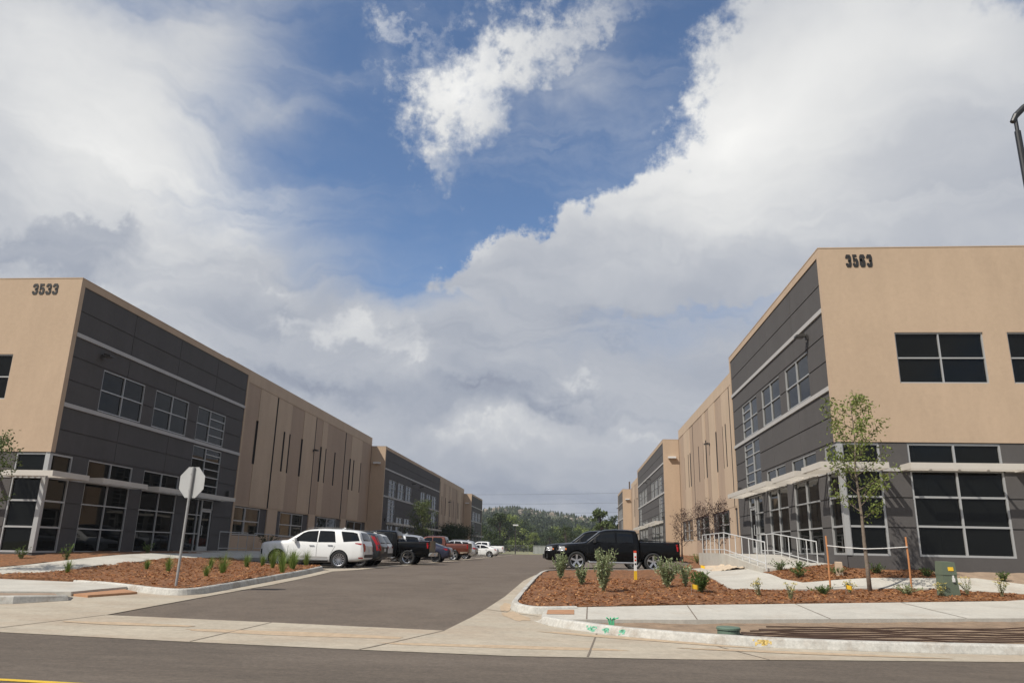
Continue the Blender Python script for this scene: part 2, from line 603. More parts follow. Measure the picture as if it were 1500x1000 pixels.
M['sand'] = mat('sand', (0.50, 0.40, 0.29), 0.95, var=0.15, vscale=6, bump=0.8, bscale=30)


def strc(o):
    return tag(o, kind='structure')


def hump(x, y):
    return 0.05 * noise.noise((x * 1.1, y * 1.1, 0)) + 0.035 * noise.noise((x * 4.5, y * 4.5, 3)) + 0.02 * noise.noise((x * 11, y * 11, 5))


# ground: one sheet to the horizon, the lot, the road, the concrete in front of the drive
gb = MB()
gxs = [-4000, -1500, -500, -200, -90, -60, -45, -35] + [-30 + 2 * i for i in range(31)] + [40, 60, 100, 250, 700, 2000, 4000]
gys = [-400, -100, -30, -5, 3, 7, 9, 11] + [11.5 + 1.5 * i for i in range(14)] + [34, 38, 44, 52, 62, 72, 80, 90, 120, 170, 250, 400, 800, 1600, 5000]
for j in range(len(gys) - 1):
    for i in range(len(gxs) - 1):
        c = [(gxs[i], gys[j]), (gxs[i + 1], gys[j]), (gxs[i + 1], gys[j + 1]), (gxs[i], gys[j + 1])]
        gb.add([(x, y, lie(x, y) - 0.06) for x, y in c], [[0, 1, 2, 3]])
strc(gb.build('ground', M['earth']))

EDGE = [(-60, 14.4), (-20, 12.6), (-8.96, 11.81), (-6.0, 11.5), (-3.3, 11.24), (-0.84, 11.10), (1.52, 11.33), (3.97, 11.75), (6.52, 12.10), (12, 12.5), (60, 14)]
strc(sheet('road', EDGE + [(60, -6), (-60, -6)], -0.006, M['road'], 3.0))
strc(sheet('parking_lot', [(-17.6, 13.0), (7.2, 12.2), (7.2, 150), (-17.6, 150)], -0.012, M['asphalt'], 2.0))
DRIVE = [(-1.44, 29.2), (-1.66, 26.17), (-1.75, 20.21), (-1.89, 17.2), (-2.0, 15.55), (-2.2, 13.52), (-5.38, 13.88), (-8.75, 14.22), (-8.74, 18.10), (-8.77, 22.34), (-9.0, 26.2)]
apron = EDGE + [(60, 17.5), (30, 14.9), (14, 13.5), (9.5, 13.05), (6.8, 12.85), (4.5, 12.72), (3.0, 12.82), (1.75, 13.15), (0.75, 13.6), (0.15, 14.05), (-0.3, 14.7), (-0.3, 17.0), (-1.2, 30.0)] + DRIVE + [(-9.3, 29.6), (-10.8, 32.2), (-11.5, 31), (-12, 20), (-60, 19)]
strc(sheet('concrete_apron', apron, 0.0, M['concrete'], 2.0))
# sawn joints in the apron
for k, (a, b) in enumerate((((-2.2, 13.5), (-3.05, 11.25)), ((2.2, 12.75), (2.75, 11.55)), ((-8.75, 14.2), (-9.4, 11.9)), ((-1.9, 17.0), (-0.7, 16.0)), ((-5.4, 13.85), (-5.7, 11.5)), ((0.4, 13.7), (0.2, 11.25)))):
    d = Vector((b[0] - a[0], b[1] - a[1])).normalized()
    n_ = Vector((-d.y, d.x)) * 0.014
    strc(sheet('apron_joint', [(a[0] + n_.x, a[1] + n_.y), (b[0] + n_.x, b[1] + n_.y), (b[0] - n_.x, b[1] - n_.y), (a[0] - n_.x, a[1] - n_.y)], 0.004, M['joint'], 2.0))
# washed-out silt on the concrete
for k, (cx, cy, rx, ry, tu) in enumerate(((-1.0, 11.95, 1.6, 0.16, 0.02), (-4.6, 12.6, 2.0, 0.22, -0.04), (-1.15, 15.9, 0.22, 0.8, 0.3), (1.0, 13.2, 1.7, 0.14, -0.33), (3.6, 12.25, 1.9, 0.10, -0.05), (-7.6, 13.1, 1.2, 0.15, -0.05), (-1.5, 17.6, 0.12, 0.9, 0.05))):
    pts = []
    for i in range(28):
        t = 2 * math.pi * i / 28
        q = 1 + 0.35 * noise.noise((cx + math.cos(t) * 1.7, cy + math.sin(t) * 1.7, k))
        x, y = rx * q * math.cos(t), ry * q * math.sin(t)
        pts.append((cx + x * math.cos(tu) - y * math.sin(tu), cy + x * math.sin(tu) + y * math.cos(tu)))
    strc(sheet('dirt_patch', pts, 0.003 + 0.0007 * k, mat('silt', (0.40, 0.30, 0.20), 0.95, var=0.2, vscale=8), 2.0))
# left: kerbed island, walks, planting
ISL_L = smooth_line([(-15.2, 33.6), (-12.6, 32.9), (-10.9, 32.3), (-10.0, 30.6), (-9.72, 28.6), (-9.50, 26.0), (-9.30, 22.6), (-9.13, 19.4), (-9.2, 18.55), (-9.6, 18.2), (-10.4, 18.5), (-12.0, 19.55), (-13.6, 20.3)], 5)
kerb('kerb', ISL_L, M['kerb'], side=-1)
kl = [o for o in COL.objects if o.name.startswith('kerb')][-1]
strc(kl)
WALK_L = [(-60, 22.5), (-60, 18.6), (-20, 17.6), (-13.1, 17.0), (-11.6, 17.35), (-11.3, 19.1), (-12.05, 19.6), (-13.4, 20.2), (-15.66, 20.6), (-24, 21.4)]
strc(sheet('sidewalk', WALK_L, 0.10, M['walk'], 2.0, skirt=0.15))
strc(sheet('parkway_soil', [(-60, 18.5), (-60, 15.9), (-20, 15.3), (-12.0, 15.3), (-11.2, 16.4), (-11.9, 17.2), (-13.1, 16.95), (-20, 17.5)], 0.07, M['dirt'], 1.0, rough_fn=lambda x, y: 0.3 * hump(x, y)))
strc(kerb('kerb', [(-60, 15.7), (-20, 15.1), (-12.6, 15.05), (-11.6, 15.5), (-11.0, 16.4), (-11.3, 17.0)], M['kerb'], h=0.16, ramp=lambda t: 1 - ss(0.975, 1, t)))
strc(sheet('tactile_paving', [(-11.62, 17.42), (-11.05, 17.15), (-10.55, 18.3), (-11.32, 19.0)], 0.05, M['tactile'], 0.5, skirt=0.1))
DIAG = smooth_line([(-21, 19.9), (-18.2, 22.6), (-17.3, 25.5), (-16.9, 29), (-16.7, 33.6)], 4) + smooth_line([(-15.4, 33.7), (-15.5, 29), (-15.6, 25.0), (-15.9, 22.6), (-16.6, 20.9)], 4)
strc(sheet('footpath', DIAG, 0.15, M['walk'], 1.0, skirt=0.12))
strc(sheet('mulch_bed', [(-15.35, 33.5), (-12.4, 32.8), (-10.98, 32.15), (-10.1, 30.5), (-9.85, 28.6), (-9.63, 26.0), (-9.43, 22.6), (-9.27, 19.5), (-9.45, 18.65), (-10.4, 18.72), (-12.0, 19.7), (-13.6, 20.35), (-16.5, 20.95), (-15.95, 22.6), (-15.7, 25.0), (-15.55, 29)], 0.15, M['mulch'], 0.22, skirt=0.14, rough_fn=hump))
strc(sheet('mulch_bed', [(-60, 22.0), (-24, 21.3), (-21.0, 20.6), (-18.4, 22.9), (-17.45, 25.5), (-17.05, 29), (-16.9, 34), (-17.4, 37), (-19.8, 37), (-19.8, 27.0), (-60, 27.0)], 0.12, M['mulch'], 0.25, skirt=0.14, rough_fn=hump))
strc(sheet('sidewalk', [(-17.4, 80), (-17.4, 33.9), (-15.2, 33.9), (-15.2, 80)], 0.14, M['walk'], 2.0, skirt=0.15))
strc(sheet('door_landing', [(-19.8, 37.0), (-17.3, 37.0), (-17.3, 44.0), (-19.8, 44.0)], 0.16, M['walk'], 1.0, skirt=0.1))
strc(sheet('mulch_bed', [(-21.4, 44.0), (-17.4, 44.0), (-17.4, 80), (-21.4, 80)], 0.05, M['mulch'], 0.6, rough_fn=hump))
# right: island along the drive, walks, planting
ISL_R = smooth_line([(5.6, 34.6), (2.0, 33.2), (-0.2, 31.8), (-1.1, 30.0), (-1.32, 27.0), (-1.38, 23.0), (-1.40, 19.0), (-1.36, 17.2), (-1.0, 16.45), (-0.55, 16.35), (0.1, 16.6)], 5)
strc(kerb('kerb', ISL_R, M['kerb'], side=1))
WALK_R = [(-0.6, 15.9), (-0.6, 14.95), (0.0, 14.75), (2.07, 15.2), (6.29, 16.4), (9.36, 17.2), (16, 18.2), (60, 22), (60, 26), (16, 23.2), (12.4, 22.1), (11.02, 21.16), (7.66, 19.93), (2.46, 18.04), (0.08, 16.95), (-0.55, 16.5)]
strc(sheet('sidewalk', WALK_R, 0.10, M['walk'], 1.5, skirt=0.22))
for a, b in (((2.55, 17.95), (2.35, 15.3)), ((5.2, 19.0), (5.05, 16.05)), ((8.0, 20.0), (8.0, 16.85)), ((0.3, 17.0), (0.25, 14.85))):
    strc(sheet('walk_joint', [(a[0] - .012, a[1]), (a[0] + .012, a[1]), (b[0] + .012, b[1]), (b[0] - .012, b[1])], 0.104, M['joint'], 2.0))
strc(sheet('tactile_paving', [(-0.52, 16.25), (-0.52, 15.45), (0.02, 15.55), (0.02, 16.4)], 0.106, M['tactile'], 0.5))
KR = smooth_line([(-0.75, 15.2), (-0.45, 14.55), (0.15, 13.95), (0.75, 13.5), (1.75, 13.05), (3.0, 12.72), (4.5, 12.62), (6.8, 12.75), (9.5, 12.95), (14, 13.4), (30, 14.8), (60, 17.4)], 4)
strc(kerb('kerb', KR, M['kerb'], w=0.18, h=0.14, ramp=lambda t: ss(0.0, 0.03, t)))
SOIL = [(0.1, 14.72), (0.3, 14.15), (0.9, 13.65), (1.85, 13.22), (3.0, 12.89), (4.5, 12.78), (6.8, 12.9), (9.5, 13.1), (14, 13.55), (30, 14.95), (60, 17.6), (60, 22.1), (16, 18.25), (9.36, 17.25), (6.29, 16.45), (2.07, 15.25)]
strc(sheet('parkway_soil', SOIL, 0.03, M['parkway'], 0.3, rough_fn=lambda x, y: 0.45 * hump(x, y)))
PATH_R = [(5.2, 34.4), (4.75, 28.0), (4.42, 22.3), (6.4, 22.9), (8.6, 23.75), (11, 24.1), (12.6, 23.3), (13.6, 22.6), (15, 23.1), (13.8, 24.6), (12.4, 25.2), (9.26, 25.0), (7.0, 24.55), (6.55, 25.2), (6.4, 27.2), (8.8, 27.2), (8.8, 28.4), (6.4, 28.4), (6.4, 34.8)]
strc(sheet('footpath', PATH_R, 0.14, M['walk'], 0.8, skirt=0.2))
strc(sheet('mulch_bed', [(-1.22, 27.0), (-1.0, 30.0), (-0.1, 31.7), (2.0, 33.05), (5.2, 34.4), (4.75, 28.0), (4.42, 22.3), (6.4, 22.9), (8.6, 23.75), (11, 24.1), (12.6, 23.3), (13.4, 22.5), (12.3, 22.1), (11.02, 21.2), (7.66, 19.97), (2.46, 18.08), (0.08, 16.99), (-0.55, 16.52), (-1.0, 16.62), (-1.21, 17.2), (-1.25, 19.0), (-1.23, 23.0)], 0.11, M['mulch'], 0.22, skirt=0.14, rough_fn=hump))
strc(sheet('mulch_bed', [(6.95, 24.62), (9.26, 25.08), (11.4, 25.2), (11.4, 26.0), (8.88, 26.0), (8.8, 27.15), (6.4, 27.15), (6.6, 25.2)], 0.12, M['mulch'], 0.2, skirt=0.14, rough_fn=hump))
strc(sheet('bare_soil', [(11.4, 25.2), (12.4, 25.25), (13.9, 24.65), (16, 23.4), (60, 26.2), (60, 30), (60, 26.0), (11.4, 26.0)], 0.11, M['dirt'], 0.3, rough_fn=hump))
strc(sheet('mulch_bed', [(5.3, 34.8), (6.4, 35.0), (6.4, 40.8), (8.88, 40.8), (8.88, 42.3), (10.38, 42.3), (10.38, 76), (6.9, 76), (6.7, 44), (5.6, 41)], 0.06, M['mulch'], 0.4, rough_fn=hump))
strc(sheet('sand_heap', [(5.3, 30.4), (6.35, 29.2), (6.4, 33.8), (5.6, 34.2)], 0.16, M['sand'], 0.15, rough_fn=lambda x, y: 2.2 * hump(x, y)))
# paint: parking lines and the concrete strip along the stalls, the road's yellow line
GUT = [(-9.3, 29.6), (-9.0, 32), (-9.0, 60), (-9.3, 90), (-9.6, 125), (-9.9, 125), (-9.7, 90), (-9.45, 60), (-9.6, 34), (-10.6, 32.4)]
strc(sheet('gutter_strip', GUT, 0.002, M['concrete'], 4.0))
for i in range(27):
    y = 34.05 + 2.72 * i
    strc(sheet('parking_line', [(-14.9, y), (-9.6, y), (-9.6, y + 0.11), (-14.9, y + 0.11)], 0.004, M['white_paint'], 3.0))
    if i > 0:
        strc(sheet('parking_line', [(0.2, y + 1.3), (5.6, y + 1.3), (5.6, y + 1.41), (0.2, y + 1.41)], 0.004, M['white_paint'], 3.0))
strc(sheet('road_line', [(-30, 7.95), (-5.9, 8.06), (-4.6, 7.95), (-4.6, 7.84), (-5.9, 7.95), (-30, 7.84)], 0.0, M['yellow_paint'], 3.0))
# wood chips lying loose on the beds
cb = MB()
BEDS = [(-1.2, 12.5, 16.6, 26.2, 9000), (-16.5, -9.3, 18.6, 32.5, 5200), (5.3, 9.0, 24.6, 27.1, 700)]
beds_o = [o for o in COL.objects if o.name.startswith('mulch_bed')]
chip_bvh = [BVHTree.FromObject(o, bpy.context.evaluated_depsgraph_get()) for o in beds_o]
for (x0, x1, y0, y1, n) in BEDS:
    for k in range(n):
        x, y = rnd.uniform(x0, x1), rnd.uniform(y0, y1)
        for b in chip_bvh:
            h = b.ray_cast(Vector((x, y, 5)), Vector((0, 0, -1)))
            if h[0]:
                break
        if not h[0]:
            continue
        a = rnd.uniform(0, 6.28)
        l, w = rnd.uniform(0.02, 0.065), rnd.uniform(0.008, 0.02)
        d = Vector((math.cos(a), math.sin(a), rnd.uniform(-0.5, 0.6)))
        s_ = Vector((-math.sin(a), math.cos(a), rnd.uniform(-0.7, 0.7)))
        c = h[0] + Vector((0, 0, 0.014))
        cb.quad(c - d * l - s_ * w, c + d * l - s_ * w, c + d * l + s_ * w, c - d * l + s_ * w)
M['chip'] = leaf_mat('wood_chip', (0.11, 0.038, 0.012), (0.30, 0.115, 0.04), (0.50, 0.27, 0.12))
tag(cb.build('wood_chips', M['chip']), kind='stuff')

# ------------------------------------------------------------------ the two buildings
def stucco(name, c):
    return mat(name, c, 0.9, var=0.06, vscale=0.9, bump=0.12, bscale=160, dirt=(tuple(0.84 * v for v in c), 0.5, 0.48, 0.75, 0.6), spec=0.25, stretch=(1, 1, 0.35), grain=(6, 0.05))


M['tan'] = stucco('tan_stucco', (0.45, 0.335, 0.236))
M['tan_light'] = stucco('light_tan_stucco', (0.47, 0.358, 0.256))
M['tan_dark'] = stucco('mauve_tan_stucco', (0.375, 0.278, 0.203))
M['grey'] = stucco('charcoal_stucco', (0.089, 0.083, 0.080))
M['strip'] = mat('light_grey_paint', (0.40, 0.385, 0.365), 0.7, var=0.04)
M['alu'] = mat('aluminium', (0.42, 0.42, 0.41), 0.45, metal=0.35, var=0.03)
M['awning'] = mat('awning_paint', (0.50, 0.465, 0.41), 0.6, var=0.04)
M['black_metal'] = mat('black_metal', (0.015, 0.015, 0.016), 0.45)
M['bronze'] = mat('bronze_metal', (0.045, 0.04, 0.036), 0.5)
M['roof'] = mat('roof_membrane', (0.5, 0.5, 0.48), 0.9)
M['white_metal'] = mat('white_metal', (0.62, 0.62, 0.60), 0.45)
M['number'] = mat('number_black', (0.02, 0.018, 0.016), 0.5)
M['dark_lens'] = mat('dark_lamp_lens', (0.12, 0.12, 0.115), 0.3)
M['lens'] = mat('lamp_lens', (0.85, 0.84, 0.80), 0.3)


def glass_mat(name, c, rough=0.02, ior=1.36):
    m = mat(name, c, rough, spec=0.38)
    t = m.node_tree
    b = t.nodes['Principled BSDF']
    b.inputs['IOR'].default_value = ior
    tcn = t.nodes.new('ShaderNodeTexCoord')
    n = t.nodes.new('ShaderNodeTexNoise')
    n.inputs['Scale'].default_value = 0.45
    n.inputs['Detail'].default_value = 1
    t.links.new(tcn.outputs['Object'], n.inputs['Vector'])
    bp_ = t.nodes.new('ShaderNodeBump')
    bp_.inputs['Strength'].default_value = 0.15
    bp_.inputs['Distance'].default_value = 0.02
    t.links.new(n.outputs['Fac'], bp_.inputs['Height'])
    t.links.new(bp_.outputs[0], b.inputs['Normal'])
    return m


M['glass'] = glass_mat('window_glass', (0.006, 0.0065, 0.006))
M['door_glass'] = glass_mat('door_glass', (0.012, 0.012, 0.012))


def relief(mb, place, u0, u1, h0, h1, regs, depth0=0.0, mat0=0, hole=0.16):
    """a wall face with real openings and grooves: regs = (u0, u1, h0, h1, depth or None for an opening, material)"""
    us = sorted({round(v, 4) for v in [u0, u1] + [c for r_ in regs for c in r_[:2] if u0 < c < u1]})
    hs = sorted({round(v, 4) for v in [h0, h1] + [c for r_ in regs for c in r_[2:4] if h0 < c < h1]})
    nu, nh = len(us) - 1, len(hs) - 1
    slot = lambda a, b, first: 3 if 3 in (a, b) else (a if first else b)
    D = [[depth0] * nh for _ in range(nu)]
    MI = [[mat0] * nh for _ in range(nu)]
    for i in range(nu):
        uc = (us[i] + us[i + 1]) / 2
        for j in range(nh):
            hc = (hs[j] + hs[j + 1]) / 2
            for (a, b, c, d, dep, mi) in regs:
                if a < uc < b and c < hc < d:
                    if dep == 'm':
                        MI[i][j] = mi
                    else:
                        D[i][j] = dep
                        if mi is not None:
                            MI[i][j] = mi
    for i in range(nu):
        for j in range(nh):
            d = D[i][j]
            if d is not None:
                mb.quad(place(us[i], hs[j], d), place(us[i + 1], hs[j], d), place(us[i + 1], hs[j + 1], d), place(us[i], hs[j + 1], d), MI[i][j])
            dd = hole if d is None else d
            if i + 1 < nu:
                e = hole if D[i + 1][j] is None else D[i + 1][j]
                if abs(e - dd) > 1e-5:
                    mb.quad(place(us[i + 1], hs[j], dd), place(us[i + 1], hs[j + 1], dd), place(us[i + 1], hs[j + 1], e), place(us[i + 1], hs[j], e), slot(MI[i][j], MI[i + 1][j], dd < e))
            if j + 1 < nh:
                e = hole if D[i][j + 1] is None else D[i][j + 1]
                if abs(e - dd) > 1e-5:
                    mb.quad(place(us[i], hs[j + 1], dd), place(us[i + 1], hs[j + 1], dd), place(us[i + 1], hs[j + 1], e), place(us[i], hs[j + 1], e), slot(MI[i][j], MI[i][j + 1], dd < e))


def bar(mb, place, u0, u1, h0, h1, d0, d1, mi=0):
    mb.hexa([place(u0, h0, d0), place(u1, h0, d0), place(u1, h1, d0), place(u0, h1, d0), place(u0, h0, d1), place(u1, h0, d1), place(u1, h1, d1), place(u0, h1, d1)], mi)


def window(parent, place, u0, u1, h0, h1, vs=(), hs=(), w=0.047, dep=0.05, glass=None):
    """frame with its bars (hs: height or (height, from, to)); the panes are one sheet of glass behind it"""
    mb = MB()
    a, b = dep, dep + 0.09
    bar(mb, place, u0, u0 + w, h0, h1, a, b)
    bar(mb, place, u1 - w, u1, h0, h1, a, b)
    bar(mb, place, u0 + w, u1 - w, h0, h0 + w, a, b)
    bar(mb, place, u0 + w, u1 - w, h1 - w, h1, a, b)
    for v in vs:
        bar(mb, place, v - w / 2, v + w / 2, h0 + w, h1 - w, a, b)
    for h in hs:
        z, p, q = h if isinstance(h, tuple) else (h, u0 + w, u1 - w)
        bar(mb, place, p, q, z - w / 2, z + w / 2, a + 0.004, b - 0.004)
    f = mb.build('window', M['alu'], parent)
    g = MB()
    g.quad(place(u0, h0, b - 0.03), place(u1, h0, b - 0.03), place(u1, h1, b - 0.03), place(u0, h1, b - 0.03))
    g.build('glass', glass or M['glass'], f)
    return f


def door(parent, place, u0, u1, h1, handle_u):
    mb = MB()
    w = 0.11
    a, b = 0.07, 0.12
    bar(mb, place, u0, u0 + w, 0.02, h1, a, b)
    bar(mb, place, u1 - w, u1, 0.02, h1, a, b)
    bar(mb, place, u0 + w, u1 - w, 0.02, 0.28, a, b)
    bar(mb, place, u0 + w, u1 - w, h1 - w, h1, a, b)
    d = mb.build('door', M['alu'], parent)
    g = MB()
    g.quad(place(u0 + w, 0.28, 0.1), place(u1 - w, 0.28, 0.1), place(u1 - w, h1 - w, 0.1), place(u0 + w, h1 - w, 0.1))
    g.build('glass', M['door_glass'], d)
    k = MB()
    k.tube([place(handle_u, 0.85, a), place(handle_u, 0.85, 0.0), place(handle_u, 1.35, 0.0), place(handle_u, 1.35, a)], 0.018, 6)
    k.build('handle', M['alu'], d)


def awning(parent, place, u0, u1, h=2.72, out=0.85, ends=True):
    """open sun shade: a fascia box with arms across it"""
    mb = MB()
    t = 0.20
    bar(mb, place, u0, u1, h, h + t, -out, -out + 0.05)
    bar(mb, place, u0, u1, h + 0.03, h + t - 0.03, -0.06, 0.0)
    bar(mb, place, u0, u0 + 0.05, h, h + t, -out + 0.05, -0.06)
    bar(mb, place, u1 - 0.05, u1, h, h + t, -out + 0.05, -0.06)
    n = max(2, int((u1 - u0) / 0.8))
    for i in range(1, n):
        u = u0 + (u1 - u0) * i / n
        p = [place(u - 0.012, h + 0.06, -out + 0.05), place(u + 0.012, h + 0.06, -out + 0.05), place(u + 0.012, h + t - 0.05, -out + 0.05), place(u + 0.01, h + t - 0.02, -out + 0.05)]
        q = [place(u - 0.012, h + 0.06, -0.06), place(u + 0.012, h + 0.06, -0.06), place(u + 0.012, h + t - 0.05, -0.06), place(u + 0.01, h + t - 0.02, -0.06)]
        mb.hexa(p + q)
    return mb.build('awning', M['awning'], parent)


def wall_lamp(parent, place, u, h, n_sign):
    mb = MB()
    bar(mb, place, u - 0.09, u + 0.09, h - 0.1, h + 0.1, -0.06, 0.0)
    mb.tube([place(u, h + 0.03, -0.04), place(u, h + 0.04, -0.16)], 0.04, 6)
    mb.hexa([place(u - 0.17, h - 0.02, -0.13), place(u + 0.17, h - 0.02, -0.13), place(u + 0.17, h + 0.13, -0.13), place(u - 0.17, h + 0.13, -0.13),
             place(u - 0.17, h - 0.02, -0.44), place(u + 0.17, h - 0.02, -0.44), place(u + 0.17, h + 0.05, -0.44), place(u - 0.17, h + 0.05, -0.44)])
    f = mb.build('wall_light', M['bronze'], parent)
    g = MB()
    bar(g, place, u - 0.14, u + 0.14, h - 0.04, h - 0.022, -0.40, -0.18)
    g.build('lens', M['dark_lens'], f)


def digits(parent, text, place, u0, h0, height, width, lean=0.0):
    """building number cut as raised figures: heavy condensed strokes swept along each figure's line"""
    G = {'3': [[(0.0, .74), (0.0, .88), (.2, 1), (.8, 1), (1, .88), (1, .64), (.82, .52), (.36, .52)], [(.82, .52), (1, .40), (1, .12), (.8, 0), (.2, 0), (0, .12), (0, .27)]],
         '5': [[(.97, 1), (.03, 1), (.03, .52), (.22, .62), (.8, .62), (1, .48), (1, .13), (.8, 0), (.2, 0), (0, .12), (0, .27)]],
         '6': [[(1, .76), (1, .88), (.8, 1), (.2, 1), (0, .87), (0, .13), (.2, 0), (.8, 0), (1, .13), (1, .45), (.8, .58), (.2, .58), (0, .46)]]}
    n = len(text)
    adv = width / n
    cw = adv * 0.80
    st = height * 0.18
    for i, ch in enumerate(text):
        mb = MB()
        for stroke in G[ch]:
            pts = [Vector((u0 + i * adv + st / 2 + x * (cw - st) + lean * y * height, h0 + st / 2 + y * (height - st))) for x, y in stroke]
            L_, R_ = [], []
            for k, p in enumerate(pts):
                d0 = (p - pts[k - 1]).normalized() if k else None
                d1 = (pts[k + 1] - p).normalized() if k + 1 < len(pts) else None
                d = ((d0 or d1) + (d1 or d0)).normalized()
                c = max(0.6, d.dot(d1 or d0))
                nn = Vector((-d.y, d.x)) * st / 2 / c
                L_.append(p + nn)
                R_.append(p - nn)
            o = len(mb.v)
            for k in range(len(pts)):
                for q, dd in ((L_[k], -0.02), (R_[k], -0.02), (R_[k], 0.001), (L_[k], 0.001)):
                    mb.v.append(tuple(place(q.x, q.y, dd)))
            for k in range(len(pts) - 1):
                for e in range(4):
                    mb.f.append([o + 4 * k + e, o + 4 * k + (e + 1) % 4, o + 4 * k + 4 + (e + 1) % 4, o + 4 * k + 4 + e])
                    mb.m.append(0)
            for k in (0, len(pts) - 1):
                mb.f.append([o + 4 * k + e for e in range(4)])
                mb.m.append(0)
        mb.build('numeral', M['number'], parent)


def joints(hs_, vs_, u0, u1, h0, h1, dep=0.03, w=0.045):
    out = [(u0, u1, h - w / 2, h + w / 2, dep, None) for h in hs_]
    out += [(v - w / 3, v + w / 3, h0, h1, dep * 0.6, None) for v in vs_]
    return out


TOP, BAND = 10.7, 10.42


def suite(root, place, u_of, facade, k):
    """one tenant bay of a dark block: upper windows, stair window, shop windows, door, awnings. u_of maps the bay's own 2.4..14 to the block"""
    holes = []

    def W(a, b, h0, h1, vs=(), hs=(), **kw):
        p, q = sorted((u_of(a), u_of(b)))
        holes.append((p, q, h0, h1))
        hh = []
        for h in hs:
            if isinstance(h, tuple):
                s, t = sorted((u_of(h[1]), u_of(h[2])))
                hh.append((h[0], s, t))
            else:
                hh.append(h)
        window(root, place, p, q, h0, h1, [u_of(v) for v in vs], hh, **kw)
    for a in (2.4, 6.55):
        W(a, a + 3.2, 5.71, 7.47, (a + 1.6,), (6.6,))
        W(a, a + 3.2, 0.0, 3.66, (a + 1.6,), (0.92, 1.88, 2.74))
    W(10.75, 14.0, 5.71, 7.47, (12.2,), (6.6, (6.15, 12.2, 13.95), (7.04, 12.2, 13.95)))
    W(10.75, 14.0, 3.0, 5.42, (12.2,), ((4.75, 10.8, 13.95), (3.9, 10.8, 13.95), (4.32, 12.2, 13.95), (5.1, 12.2, 13.95), (3.45, 12.2, 13.95)))
    p, q = sorted((u_of(10.9), u_of(12.55)))
    W(10.9, 12.55, 0.0, 2.72, (12.1,), (0.92, 1.88))
    W(12.55, 13.75, 2.2, 2.72)
    a, b = sorted((u_of(12.55), u_of(13.75)))
    holes.append((a, b, 0.0, 2.2))
    door(root, place, a + 0.02, b - 0.02, 2.18, u_of(12.72))
    for a, b in ((2.2, 5.5), (6.45, 9.75), (10.2, 14.5)):
        p, q = sorted((u_of(a), u_of(b)))
        awning(root, place, p, q)
    wall_lamp(root, place, u_of(2.1), 7.95, 1)
    mb = MB()
    uu = u_of(15.2)
    bar(mb, place, uu - 0.12, uu + 0.12, 3.05, 3.35, -0.16, 0.0)
    mb.build('wall_light', M['bronze'], root)
    return holes


